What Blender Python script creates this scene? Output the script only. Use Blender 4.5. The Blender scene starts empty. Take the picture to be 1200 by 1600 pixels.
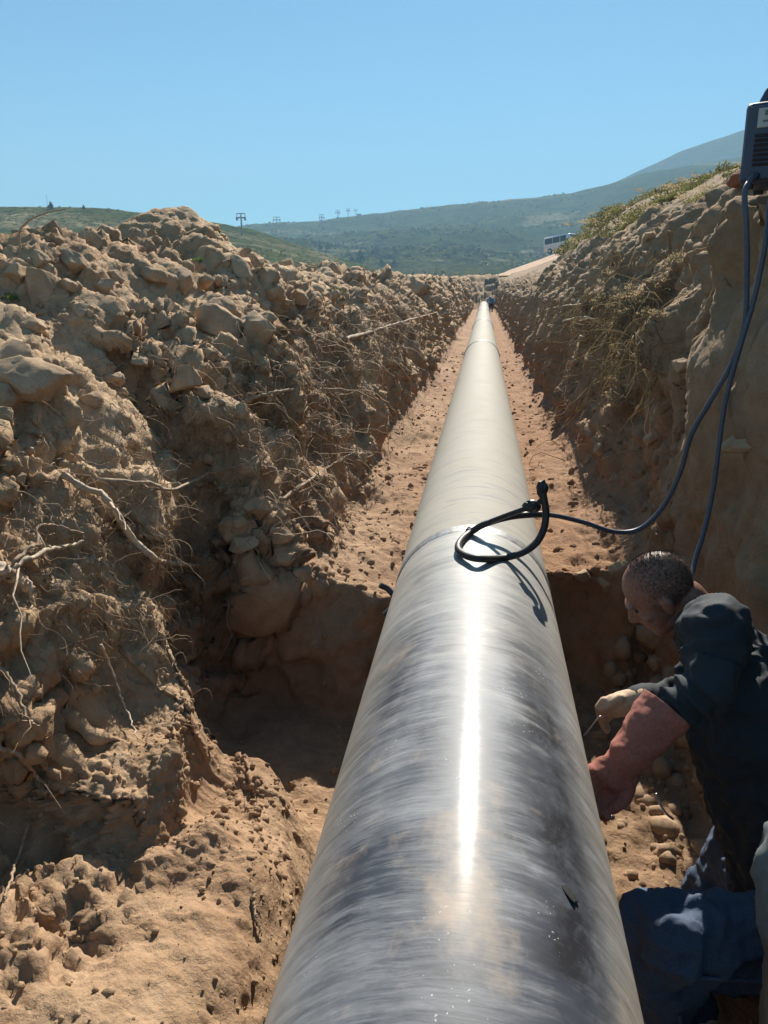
import bpy, bmesh, math, random, time
import numpy as np
from mathutils import Vector, Matrix, Quaternion
T0 = time.time()
random.seed(7)
rng = np.random.default_rng(11)
SC = bpy.context.scene
COL = SC.collection
R = math.radians

# ------------------------------------------------------------------ camera, sky, sun, exposure
CAM_POS = np.array([.005, 0., 1.16])
FOC = 1170.0                                    # focal length in photo pixels (photo 1200 x 1600)
PITCH = R(16.654); YAW = R(7.326)
_f = np.array([-math.sin(YAW)*math.cos(PITCH), math.cos(YAW)*math.cos(PITCH), -math.sin(PITCH)])
_r = np.array([math.cos(YAW), math.sin(YAW), 0.])
_u = np.cross(_r, _f)
cam_d = bpy.data.cameras.new("camera"); cam = bpy.data.objects.new("camera", cam_d); COL.objects.link(cam)
cam.matrix_world = Matrix(((_r[0], _u[0], -_f[0], CAM_POS[0]), (_r[1], _u[1], -_f[1], CAM_POS[1]),
                           (_r[2], _u[2], -_f[2], CAM_POS[2]), (0, 0, 0, 1)))
cam_d.sensor_fit = 'VERTICAL'; cam_d.sensor_height = 24.0; cam_d.lens = FOC/1600*24.0
cam_d.clip_start = .05; cam_d.clip_end = 12000
SC.camera = cam

SUN_EL, SUN_AZ = R(36), R(3.0)                  # azimuth clockwise from +Y
W = bpy.data.worlds.new("World"); SC.world = W; W.use_nodes = True
wn = W.node_tree.nodes; wl = W.node_tree.links
bg = wn['Background']
sky = wn.new('ShaderNodeTexSky'); sky.sky_type = 'NISHITA'; sky.sun_disc = False
sky.sun_elevation = SUN_EL; sky.sun_rotation = SUN_AZ
sky.altitude = 1800; sky.air_density = 1.0; sky.dust_density = .3; sky.ozone_density = 2.0
wb = wn.new('ShaderNodeMix'); wb.data_type = 'RGBA'; wb.blend_type = 'MULTIPLY'; wb.inputs[0].default_value = 1
wb.inputs[7].default_value = (.54, .96, 1.07, 1)    # white balance of the whole sky, the same in every direction
wl.new(sky.outputs[0], wb.inputs[6]); wl.new(wb.outputs[2], bg.inputs[0]); bg.inputs[1].default_value = .05
sun_d = bpy.data.lights.new("sun", 'SUN'); sun_d.energy = 5.0; sun_d.angle = R(.53); sun_d.color = (1, .93, .82)
sun = bpy.data.objects.new("sun", sun_d); COL.objects.link(sun)
SUN = Vector((math.cos(SUN_EL)*math.sin(SUN_AZ), math.cos(SUN_EL)*math.cos(SUN_AZ), math.sin(SUN_EL)))
sun.rotation_euler = (-SUN).to_track_quat('-Z', 'Y').to_euler()
SC.view_settings.view_transform = 'Standard'; SC.view_settings.look = 'None'
SC.view_settings.exposure = 1.2; SC.view_settings.gamma = 1; SC.view_settings.use_curve_mapping = False
SC.render.engine = 'CYCLES'
SC.cycles.use_denoising = True
SC.cycles.max_bounces = 8; SC.cycles.diffuse_bounces = 4; SC.cycles.glossy_bounces = 3
SC.cycles.volume_bounces = 0; SC.cycles.transparent_max_bounces = 8
SC.cycles.volume_step_rate = 8; SC.cycles.caustics_reflective = False

# ------------------------------------------------------------------ small helpers
def ray(x, y):
    return _f + _r*(x-600)/FOC + _u*(800-y)/FOC
def atY(x, y, Y):
    d = ray(x, y); return CAM_POS + d*(Y/d[1])
def proj(P):
    d = np.asarray(P) - CAM_POS; z = d@_f
    return 600+FOC*(d@_r)/z, 800-FOC*(d@_u)/z, z
def tag(o, label=None, cat=None, group=None, kind=None):
    if label: o['label'] = label
    if cat: o['category'] = cat
    if group: o['group'] = group
    if kind: o['kind'] = kind
    return o
def empty(name, loc, label, cat, group=None, rz=0):
    o = bpy.data.objects.new(name, None); COL.objects.link(o); o.location = loc; o.rotation_euler.z = rz
    o.empty_display_size = .1
    return tag(o, label, cat, group)
def link(name, me, mat=None, parent=None):
    o = bpy.data.objects.new(name, me); COL.objects.link(o)
    if mat is not None and not me.materials: me.materials.append(mat)
    if parent is not None:
        o.parent = parent
    return o
def np_mesh(name, V, F, smooth=True):
    """V (n,3), F (m,3|4) arrays -> mesh"""
    V = np.ascontiguousarray(V, np.float32); F = np.ascontiguousarray(F, np.int32)
    me = bpy.data.meshes.new(name); k = F.shape[1]
    me.vertices.add(len(V)); me.vertices.foreach_set('co', V.ravel())
    me.loops.add(F.size); me.loops.foreach_set('vertex_index', F.ravel())
    me.polygons.add(len(F)); me.polygons.foreach_set('loop_start', np.arange(0, F.size, k, dtype=np.int32))
    me.update(calc_edges=True)
    if smooth: me.polygons.foreach_set('use_smooth', np.ones(len(F), bool))
    me.validate()
    return me
def grid_faces(n, m):
    i = np.arange(n*m).reshape(n, m)
    return np.stack([i[:-1, :-1], i[:-1, 1:], i[1:, 1:], i[1:, :-1]], -1).reshape(-1, 4)
class MB:
    """collects boxes, bars, tubes in one bmesh"""
    def __init__(s): s.bm = bmesh.new()
    def box(s, c, size, rot=None, bevel=0, taper=None):
        m = Matrix.Translation(c) @ (rot.to_4x4() if rot is not None else Matrix.Identity(4)) @ Matrix.Diagonal((*size, 1))
        r = bmesh.ops.create_cube(s.bm, size=1, matrix=m)
        if bevel:
            vs = r['verts']; es = list({e for v in vs for e in v.link_edges})
            bmesh.ops.bevel(s.bm, geom=es, offset=bevel, segments=3, affect='EDGES', profile=.5)
        return s
    def cyl(s, a, b, r0, r1=None, n=12):
        a = Vector(a); b = Vector(b); r1 = r0 if r1 is None else r1
        d = b-a; q = d.to_track_quat('Z', 'Y').to_matrix().to_4x4()
        bmesh.ops.create_cone(s.bm, cap_ends=True, segments=n, radius1=r0, radius2=r1, depth=d.length,
                              matrix=Matrix.Translation((a+b)/2) @ q)
        return s
    def mesh(s, name, smooth=False):
        me = bpy.data.meshes.new(name); s.bm.to_mesh(me); s.bm.free()
        if smooth:
            me.polygons.foreach_set('use_smooth', np.ones(len(me.polygons), bool))
        return me
    def build(s, name, mat, parent=None, smooth=False):
        return link(name, s.mesh(name, smooth), mat, parent)

# ---- numpy noise
_perm = rng.permutation(256).astype(np.int32); _perm = np.concatenate([_perm, _perm, _perm])
_g = rng.normal(size=(256, 3)).astype(np.float32); _g /= np.linalg.norm(_g, axis=1)[:, None]
def perlin(P):
    P = np.asarray(P, np.float32); I = np.floor(P).astype(np.int32); f = P-I; I &= 255
    u = f*f*f*(f*(f*6-15)+10); out = 0
    for dx in (0, 1):
        wx = u[:, 0] if dx else 1-u[:, 0]
        for dy in (0, 1):
            wy = u[:, 1] if dy else 1-u[:, 1]
            for dz in (0, 1):
                wz = u[:, 2] if dz else 1-u[:, 2]
                h = _perm[_perm[_perm[I[:, 0]+dx]+I[:, 1]+dy]+I[:, 2]+dz]
                g = _g[h]
                out = out + wx*wy*wz*(g[:, 0]*(f[:, 0]-dx)+g[:, 1]*(f[:, 1]-dy)+g[:, 2]*(f[:, 2]-dz))
    return out*1.5
def fbm(P, oct=4, gain=.5, ridged=False):
    a = 1; s = 0; P = np.asarray(P, np.float32).copy()
    for _ in range(oct):
        n = perlin(P)
        s = s + a*((1-2*np.abs(n)) if ridged else n); a *= gain; P = P*2.03+17.3
    return s
def worley(P):
    P = np.asarray(P, np.float32); I = np.floor(P).astype(np.int32); f = P-I
    F1 = np.full(len(P), 9., np.float32); F2 = F1.copy(); ID = np.zeros(len(P), np.int32); OFF = np.zeros((len(P), 3), np.float32)
    for dx in (-1, 0, 1):
        for dy in (-1, 0, 1):
            for dz in (-1, 0, 1):
                h = _perm[_perm[_perm[(I[:, 0]+dx) & 255]+((I[:, 1]+dy) & 255)]+((I[:, 2]+dz) & 255)]
                j = _g[h]*.5
                v = np.stack([dx+.5+j[:, 0]-f[:, 0], dy+.5+j[:, 1]-f[:, 1], dz+.5+j[:, 2]-f[:, 2]], 1); d = (v*v).sum(1)
                m = d < F1
                F2 = np.where(m, F1, np.minimum(F2, d)); ID = np.where(m, h, ID); OFF[m] = v[m]; F1 = np.where(m, d, F1)
    worley.off = OFF
    return np.sqrt(F1), np.sqrt(F2), ID

# ------------------------------------------------------------------ materials
def new_mat(name):
    m = bpy.data.materials.new(name); m.use_nodes = True
    nt = m.node_tree; b = nt.nodes['Principled BSDF']
    return m, nt, b
class NT:
    def __init__(s, nt): s.nt = nt
    def n(s, t, **kw):
        o = s.nt.nodes.new(t)
        for k, v in kw.items():
            if k in o.inputs.keys(): o.inputs[k].default_value = v
            else: setattr(o, k, v)
        return o
    def l(s, a, b): s.nt.links.new(a, b)
    def coord(s, kind='Object', scale=(1, 1, 1)):
        t = s.n('ShaderNodeTexCoord'); m = s.n('ShaderNodeMapping'); m.inputs['Scale'].default_value = scale
        s.l(t.outputs[kind], m.inputs[0]); return m.outputs[0]
    def noise(s, v, scale, detail=6, rough=.55, dist=0):
        o = s.n('ShaderNodeTexNoise'); o.inputs['Scale'].default_value = scale; o.inputs['Detail'].default_value = detail
        o.inputs['Roughness'].default_value = rough; o.inputs['Distortion'].default_value = dist
        s.l(v, o.inputs['Vector']); return o.outputs['Fac']
    def ramp(s, v, stops, interp='LINEAR'):
        o = s.n('ShaderNodeValToRGB'); o.color_ramp.interpolation = interp
        e = o.color_ramp.elements
        while len(e) < len(stops): e.new(.5)
        for k, (p, c) in zip(e, stops):
            k.position = p; k.color = (*c, 1) if len(c) == 3 else c
        s.l(v, o.inputs[0]); return o.outputs[0]
    def mix(s, f, a, b, mode='MIX'):
        o = s.n('ShaderNodeMix', data_type='RGBA', blend_type=mode)
        for sock, val in ((o.inputs[0], f), (o.inputs[6], a), (o.inputs[7], b)):
            if hasattr(val, 'links'): s.l(val, sock)
            else: sock.default_value = val if isinstance(val, float) else (*val, 1)
        return o.outputs[2]
    def math(s, op, a, b=0., clamp=False):
        o = s.n('ShaderNodeMath', operation=op); o.use_clamp = clamp
        for sock, val in ((o.inputs[0], a), (o.inputs[1], b)):
            if hasattr(val, 'links'): s.l(val, sock)
            else: sock.default_value = val
        return o.outputs[0]
    def mapr(s, v, a, b, c=0., d=1.):
        o = s.n('ShaderNodeMapRange'); s.l(v, o.inputs[0])
        for i, x in enumerate((a, b, c, d)): o.inputs[i+1].default_value = x
        return o.outputs[0]
    def bump(s, h, strength=.5, dist=.01, prev=None):
        o = s.n('ShaderNodeBump'); o.inputs['Strength'].default_value = strength; o.inputs['Distance'].default_value = dist
        s.l(h, o.inputs['Height'])
        if prev is not None: s.l(prev, o.inputs['Normal'])
        return o.outputs[0]

def soil_mat(name, pale, mid, red, zred=(.1, -.7), scale=1., bump=.6):
    m, nt, b = new_mat(name); q = NT(nt); v = q.coord('Object')
    big = q.noise(v, .9*scale, 5, .6); fine = q.noise(v, 14*scale, 8, .65); grit = q.noise(v, 160*scale, 4, .7)
    c = q.mix(q.mapr(big, .35, .65), mid, pale)
    geo = q.n('ShaderNodeNewGeometry'); sep = q.n('ShaderNodeSeparateXYZ'); q.l(geo.outputs['Position'], sep.inputs[0])
    zz = q.math('ADD', sep.outputs[2], q.mapr(q.noise(v, 1.7, 4), .2, .8, -.35, .35))
    c = q.mix(q.math('MULTIPLY', q.mapr(zz, zred[0], zred[1]), q.mapr(sep.outputs[1], 2.7, 3.7, .35, 1.)), c, red)
    c = q.mix(q.mapr(fine, .3, .7), c, q.mix(1., c, (.72, .68, .64), 'MULTIPLY'))
    c = q.mix(q.mapr(grit, .35, .75), c, q.mix(1., c, (1.22, 1.2, 1.17), 'MULTIPLY'))
    vo = q.n('ShaderNodeTexVoronoi'); vo.inputs['Scale'].default_value = 55*scale; q.l(v, vo.inputs['Vector'])
    q.l(c, b.inputs['Base Color']); b.inputs['Roughness'].default_value = .95; b.inputs['Specular IOR Level'].default_value = .15
    n1 = q.bump(q.noise(v, 28*scale, 8, .7), bump, .03)
    n2 = q.bump(vo.outputs['Distance'], bump*.5, .008, n1)
    n3 = q.bump(grit, bump*.7, .004, n2)
    q.l(n3, b.inputs['Normal'])
    return m
M = {}
M['soil'] = soil_mat('sandy_soil', (.53, .39, .255), (.385, .255, .155), (.31, .19, .125))
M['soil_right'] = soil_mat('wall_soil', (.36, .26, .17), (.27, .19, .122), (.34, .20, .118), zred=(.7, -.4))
M['stone'] = soil_mat('dusty_stone', (.50, .375, .255), (.38, .27, .175), (.34, .225, .15), zred=(-.2, -1.4), bump=.35)
M['blue_stone'] = soil_mat('blue_grey_stone', (.30, .31, .32), (.24, .25, .27), (.26, .26, .27), bump=.3)
M['clay'] = soil_mat('red_clay', (.34, .15, .085), (.27, .12, .07), (.27, .12, .07), bump=.4)

def plain(name, col, rough=.5, metal=0., bump=None, spec=.5, var=.0, scale=30):
    m, nt, b = new_mat(name); q = NT(nt); v = q.coord('Object')
    n = q.noise(v, scale, 6, .6)
    lo = tuple(max(0, x*(1-var)) for x in col); hi = tuple(min(1, x*(1+var)) for x in col)
    q.l(q.mix(q.mapr(n, .3, .7), lo, hi), b.inputs['Base Color'])
    b.inputs['Roughness'].default_value = rough; b.inputs['Metallic'].default_value = metal
    b.inputs['Specular IOR Level'].default_value = spec
    if bump: q.l(q.bump(n, bump[0], bump[1]), b.inputs['Normal'])
    return m
M['root'] = plain('dry_root', (.30, .215, .14), .85, var=.35, bump=(.5, .003), scale=60)
M['root_pale'] = plain('peeled_root', (.42, .32, .22), .75, var=.5, bump=(.7, .004), scale=28)
M['root_cut'] = plain('fresh_cut_wood', (.62, .40, .22), .8, var=.1)
M['fine_root'] = plain('fine_roots', (.30, .205, .125), .9, var=.45, scale=12)
M['black_rubber'] = plain('black_rubber', (.014, .013, .013), .5, var=.3, bump=(.3, .001), scale=200)
M['blue_rubber'] = plain('dusty_blue_rubber', (.055, .068, .095), .5, var=.25, scale=90)
M['grey_strap'] = plain('grey_strap', (.06, .065, .07), .7, var=.3, bump=(.3, .002), scale=150)
M['case'] = plain('navy_plastic', (.022, .034, .075), .38, var=.2, scale=40)
M['case_dark'] = plain('dark_plastic', (.010, .013, .022), .5, var=.2)
M['panel_grey'] = plain('grey_label', (.34, .36, .36), .45, var=.12, scale=20)
M['panel_ink'] = plain('label_ink', (.10, .12, .14), .6)
M['steel'] = plain('bare_steel', (.45, .46, .48), .3, metal=1., var=.2)
M['skin'] = plain('tanned_skin', (.22, .102, .068), .5, var=.25, bump=(.25, .0012), scale=110)
M['hair'] = plain('cropped_hair', (.062, .042, .031), .8, var=.4, bump=(.6, .002), scale=400)
M['hoodie'] = plain('navy_jersey', (.013, .020, .028), .85, var=.2, bump=(.25, .002), scale=220)
M['denim'] = plain('denim', (.050, .078, .135), .85, var=.3, bump=(.3, .0015), scale=260)
M['denim_seam'] = plain('denim_seam', (.085, .12, .19), .85, var=.3, scale=300)
M['red_leather'] = plain('red_suede', (.30, .105, .075), .9, var=.25, bump=(.4, .002), scale=120)
M['tan_leather'] = plain('tan_leather', (.55, .38, .25), .8, var=.15, bump=(.3, .002), scale=90)
M['boot'] = plain('boot_leather', (.05, .035, .025), .6, var=.3)
M['sack'] = plain('grey_canvas', (.13, .15, .15), .55, var=.2, bump=(.3, .003), scale=50)
M['van_paint'] = plain('white_van_paint', (.72, .75, .80), .25, var=.03)
M['glass'] = plain('dark_glass', (.012, .018, .03), .06, spec=.8)
M['tyre'] = plain('tyre', (.02, .02, .02), .8)
M['lamp'] = plain('lamp_glass', (.7, .72, .75), .1, metal=.5)
M['pylon'] = plain('galvanised', (.17, .19, .21), .5, metal=.3, var=.1)
M['blue_jacket'] = plain('blue_jacket', (.10, .30, .62), .8, var=.2)
def leafy(k):
    m = M[k]; nt = m.node_tree; b = nt.nodes['Principled BSDF']; tr_ = nt.nodes.new('ShaderNodeBsdfTranslucent'); mx = nt.nodes.new('ShaderNodeMixShader')
    nt.links.new(b.inputs['Base Color'].links[0].from_socket, tr_.inputs[0]); mx.inputs[0].default_value = .45
    nt.links.new(b.outputs[0], mx.inputs[1]); nt.links.new(tr_.outputs[0], mx.inputs[2]); nt.links.new(mx.outputs[0], nt.nodes['Material Output'].inputs[0])
M['trunk'] = plain('trunk_bark', (.10, .07, .05), .9, var=.3)
M['needles'] = plain('dark_needles', (.028, .045, .030), .8, var=.5, scale=1.5)
M['shrub'] = plain('heath_leaves', (.125, .125, .045), .7, var=.6, scale=1.3)
M['dry_leaf'] = plain('dry_leaves', (.40, .31, .18), .9, var=.4, scale=6)
M['green_tuft'] = plain('green_tuft', (.12, .17, .04), .8, var=.4, scale=9)

for k in ('shrub', 'dry_leaf', 'green_tuft'): leafy(k)
def pipe_mat(name, near):
    """glossy coated pipe: circumferential scuff streaks, dust film; pale dust coat on the far lengths"""
    m, nt, b = new_mat(name); q = NT(nt)
    v = q.coord('Object')
    # wobble so that the rings are not perfect
    wob = q.noise(q.coord('Object', (3, 2.2, 3)), 1.6, 3)
    sep = q.n('ShaderNodeSeparateXYZ'); q.l(v, sep.inputs[0])
    ysh = q.math('ADD', sep.outputs[1], q.math('MULTIPLY', wob, .035))
    cmb = q.n('ShaderNodeCombineXYZ')
    q.l(q.math('MULTIPLY', sep.outputs[0], .10), cmb.inputs[0]); q.l(ysh, cmb.inputs[1]); q.l(q.math('MULTIPLY', sep.outputs[2], .10), cmb.inputs[2])
    rings = q.noise(cmb.outputs[0], 46, 8, .75); rings2 = q.noise(cmb.outputs[0], 170, 4, .7)
    patch = q.noise(v, 3.2, 6, .6, .4); smear = q.noise(q.coord('Object', (1.2, 6, 1.2)), 3.5, 6, .65, .8)
    spots = q.n('ShaderNodeTexVoronoi'); spots.inputs['Scale'].default_value = 95; vd = q.n('ShaderNodeVectorMath', operation='ADD'); nz = q.n('ShaderNodeTexNoise'); nz.inputs['Scale'].default_value = 90; q.l(v, nz.inputs['Vector']); sc_ = q.n('ShaderNodeVectorMath', operation='SCALE'); sc_.inputs['Scale'].default_value = .016; q.l(nz.outputs['Color'], sc_.inputs[0]); q.l(v, vd.inputs[0]); q.l(sc_.outputs[0], vd.inputs[1]); q.l(vd.outputs[0], spots.inputs['Vector'])
    if near:
        dust = q.math('ADD', q.math('MULTIPLY', q.mapr(rings, .36, .68), .5), q.math('MULTIPLY', q.mapr(rings2, .35, .7), .28))
        dust = q.math('ADD', dust, q.math('MULTIPLY', q.mapr(patch, .35, .7, -.35, .35), 1.), True)
        dust = q.math('MULTIPLY', dust, q.mapr(smear, .25, .55, .45, 1.), True)
        # scuffed dark trail along the right shoulder
        trail = q.math('SUBTRACT', sep.outputs[0], q.math('ADD', .150, q.math('MULTIPLY', q.mapr(smear, .3, .7, -.5, .5), .11)))
        trail = q.mapr(q.math('ABSOLUTE', trail), .006, .070, 1., 0.)
        trail = q.math('MULTIPLY', trail, q.mapr(sep.outputs[1], 2.3, 1.9))
        dust = q.math('MULTIPLY', dust, q.math('SUBTRACT', 1., q.math('MULTIPLY', trail, .85)), True)
        dark = (.040, .046, .060); pale = (.34, .35, .36)
        col = q.mix(dust, dark, pale)
        # dusty flanks of the pipe, further down the sides
        flank = q.mapr(q.math('ADD', sep.outputs[2], q.math('MULTIPLY', patch, .12)), .29, .12)
        col = q.mix(q.math('MULTIPLY', flank, q.mapr(rings, .3, .65, .55, 1.)), col, (.50, .44, .355))
        blot = q.mapr(q.math('ADD', q.math('MULTIPLY', q.noise(v, 7.5, 9, .68, .6), .7), q.math('MULTIPLY', rings, .3)), .44, .56)
        win = q.math('MULTIPLY', q.mapr(q.math('ABSOLUTE', q.math('SUBTRACT', sep.outputs[0], .165)), .02, .075, 1., 0.), q.math('MULTIPLY', q.mapr(sep.outputs[1], .55, .85), q.mapr(sep.outputs[1], 2.1, 1.5)))
        col = q.mix(q.math('MULTIPLY', blot, win), col, (.014, .014, .018))
        sp = q.math('LESS_THAN', spots.outputs['Distance'], q.mapr(q.noise(v, 9, 3), .52, .8, 0., .3))
        col = q.mix(q.math('MULTIPLY', sp, .7), col, (.55, .53, .50))
        earth = q.mapr(q.noise(q.coord('Object', (1, .8, 1)), 4.6, 6, .65), .56, .70)
        col = q.mix(q.math('MULTIPLY', earth, .6), col, (.40, .30, .21))
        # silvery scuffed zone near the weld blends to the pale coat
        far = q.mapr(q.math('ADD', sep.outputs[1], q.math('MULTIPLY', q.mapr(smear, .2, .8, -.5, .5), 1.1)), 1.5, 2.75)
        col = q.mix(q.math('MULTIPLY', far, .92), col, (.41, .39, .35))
        rough = q.math('ADD', q.mapr(dust, 0., 1., .50, .68), q.math('MULTIPLY', flank, .15))
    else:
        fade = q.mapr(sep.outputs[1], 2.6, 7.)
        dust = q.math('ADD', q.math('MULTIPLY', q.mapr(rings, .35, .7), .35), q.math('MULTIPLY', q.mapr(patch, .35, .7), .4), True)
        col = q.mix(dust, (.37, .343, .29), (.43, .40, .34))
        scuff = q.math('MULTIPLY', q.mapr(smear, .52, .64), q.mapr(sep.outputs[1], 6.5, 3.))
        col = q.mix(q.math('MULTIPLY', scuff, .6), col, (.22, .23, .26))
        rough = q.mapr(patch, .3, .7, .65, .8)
    q.l(col, b.inputs['Base Color']); q.l(rough, b.inputs['Roughness'])
    b.inputs['Specular IOR Level'].default_value = .25 if near else .06
    tg = q.n('ShaderNodeTangent'); tg.direction_type = 'RADIAL'; tg.axis = 'Y'; q.l(tg.outputs[0], b.inputs['Tangent'])
    b.inputs['Anisotropic'].default_value = .2
    b.inputs['Coat Roughness'].default_value = .15 if near else .2
    cw = q.math('MULTIPLY', q.mapr(rings, .30, .66, 1., .35), q.mapr(smear, .3, .7, 1., .55)); q.l(q.math('MULTIPLY', cw, .42 if near else .02), b.inputs['Coat Weight'])
    n1 = q.bump(rings2, .10 if near else .04, .002); n2 = q.bump(patch, .12, .01, n1); q.l(n2, b.inputs['Normal'])
    return m
M['pipe_near'] = pipe_mat('scuffed_pipe_coat', True)
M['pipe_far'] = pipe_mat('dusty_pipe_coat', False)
M['weld'] = plain('weld_band', (.30, .295, .285), .45, metal=.3, var=.4, bump=(.4, .003), scale=50)
M['weld_pale'] = plain('weld_band_pale', (.40, .36, .30), .5, var=.2, bump=(.4, .003), scale=30)
M['tar'] = plain('black_tar', (.004, .004, .004), .8, bump=(.6, .004), scale=70)

def hill_mat(name, greens, straw, scale, straw_amt=(.56, .66)):
    m, nt, b = new_mat(name); q = NT(nt); v = q.coord('Object')
    st = q.coord('Object', (1, 1, 2.5))
    big = q.noise(v, .006*scale, 6, .6, .5); mid = q.noise(v, .05*scale, 8, .7); fine = q.noise(v, .35*scale, 6, .7)
    c = q.mix(q.mapr(big, .38, .62), greens[0], greens[1])
    c = q.mix(q.mapr(mid, .42, .6), c, greens[2])
    s = q.noise(q.coord('Object', (.6, 1, 5)), .011*scale, 7, .65, 1.2)
    c = q.mix(q.math('MULTIPLY', q.mapr(s, *straw_amt), q.mapr(fine, .3, .6)), c, straw)
    c = q.mix(q.mapr(fine, .42, .62), q.mix(1., c, (.38, .42, .40), 'MULTIPLY'), c)
    q.l(c, b.inputs['Base Color']); b.inputs['Roughness'].default_value = 1.; b.inputs['Specular IOR Level'].default_value = 0.
    q.l(q.bump(mid, 1., 3.0/scale), b.inputs['Normal'])
    return m
M['hill_meadow'] = hill_mat('meadow_hill', ((.115, .125, .050), (.15, .145, .065), (.070, .095, .040)), (.34, .28, .17), 1.6, (.50, .62))
M['hill_scrub'] = hill_mat('scrub_hill', ((.085, .098, .042), (.115, .115, .05), (.045, .062, .030)), (.36, .30, .18), .9, (.54, .62))
M['hill_far'] = hill_mat('far_hill', ((.085, .075, .055), (.07, .068, .048), (.06, .06, .04)), (.15, .13, .10), .4)
# road shelf beyond the trench
m, nt, b = new_mat('dirt_track'); q = NT(nt); v = q.coord('Object')
c = q.mix(q.mapr(q.noise(v, .35, 6, .6), .4, .62), (.44, .265, .16), (.50, .33, .21))
c = q.mix(q.mapr(q.noise(v, .12, 6, .7), .58, .66), c, (.16, .15, .07))
q.l(c, b.inputs['Base Color']); b.inputs['Roughness'].default_value = 1; q.l(q.bump(q.noise(v, 3, 8, .7), .8, .1), b.inputs['Normal'])
M['track'] = m

# ------------------------------------------------------------------ hills (structure)
def px_dir(x, y):
    d = ray(x, y); return math.atan2(d[0], d[1]), math.atan2(d[2], math.hypot(d[0], d[1]))
class Hill:
    def __init__(s, name, sky_px, r0, r1, r2, a0, mat, nr, naz, namp, nfreq, pw=.8, az_px=(-900, 2100)):
        pts = np.array([px_dir(*p) for p in sky_px]); s.az = pts[:, 0]; s.el = pts[:, 1]
        s.r0, s.r1, s.r2, s.a0, s.pw, s.namp, s.nfreq = r0, r1, r2, a0, pw, namp, nfreq
        lo, hi = px_dir(az_px[0], 400)[0], px_dir(az_px[1], 400)[0]
        az = np.linspace(lo, hi, naz); rr = np.concatenate([np.geomspace(r0, r1, nr), np.linspace(r1*1.03, r2, 12)])
        A, RR = np.meshgrid(az, rr)
        Z = s.h(A.ravel(), RR.ravel())
        V = np.stack([CAM_POS[0]+RR.ravel()*np.sin(A.ravel()), RR.ravel()*np.cos(A.ravel()), Z], 1)
        s.V = V.reshape(len(rr), naz, 3)
        s.ob = tag(link(name, np_mesh(name, V, grid_faces(len(rr), naz)), mat), kind='structure')
    def h(s, A, RR):
        E = np.interp(A, s.az, s.el); t = (RR-s.r0)/(s.r1-s.r0)
        a = s.a0+(E-s.a0)*np.clip(t, 0, 1)**s.pw
        z = CAM_POS[2]+RR*np.tan(a)
        zt = CAM_POS[2]+s.r1*np.tan(E)
        z = np.where(t > 1, zt-(RR-s.r1)*.45, z)
        P = np.stack([RR*np.sin(A), RR*np.cos(A), A*0], 1)
        env = np.clip(t*(1.02-t)*4, 0, 1)
        return z+s.namp*env*fbm(P*s.nfreq, 5, .5)+s.namp*.06*np.clip(t*3, 0, 1)*fbm(P*s.nfreq*9, 3)
    def hit(s, x, y):
        d = ray(x, y); d = d/math.hypot(d[0], d[1]); az = math.atan2(d[0], d[1])
        rr = np.linspace(s.r0, s.r1*1.02, 1200); z = s.h(np.full(1200, az), rr); zr = CAM_POS[2]+d[2]*rr
        k = np.nonzero(zr <= z)[0]; k = k[0] if len(k) else 1199
        return Vector((CAM_POS[0]+d[0]*rr[k], d[1]*rr[k], z[k]))
hillA = Hill('meadow_hill', [(-900, 345), (-300, 330), (0, 323), (100, 324), (170, 326), (250, 336), (330, 347), (395, 358),
             (470, 384), (560, 412), (640, 430), (700, 444), (760, 470), (900, 500), (2100, 520)], 48, 260, 420, R(-2.2), M['hill_meadow'], 150, 420, 2.2, .02, .75)
hillB = Hill('scrub_hill', [(-900, 430), (100, 400), (330, 362), (395, 351), (500, 345), (560, 338), (640, 329), (745, 316), (830, 309),
             (890, 301), (940, 291), (1000, 272), (1060, 262), (1160, 246), (1300, 240), (2100, 330)], 230, 850, 1250, R(-.6), M['hill_scrub'], 170, 520, 16, .0045, .8)
hillC = Hill('far_mountain', [(-900, 520), (600, 460), (800, 370), (900, 318), (990, 269), (1060, 238), (1110, 220), (1160, 204), (1230, 190), (1400, 230), (2100, 330)],
             950, 1250, 1700, R(1.0), M['hill_far'], 60, 260, 30, .0015, .8)

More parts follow.
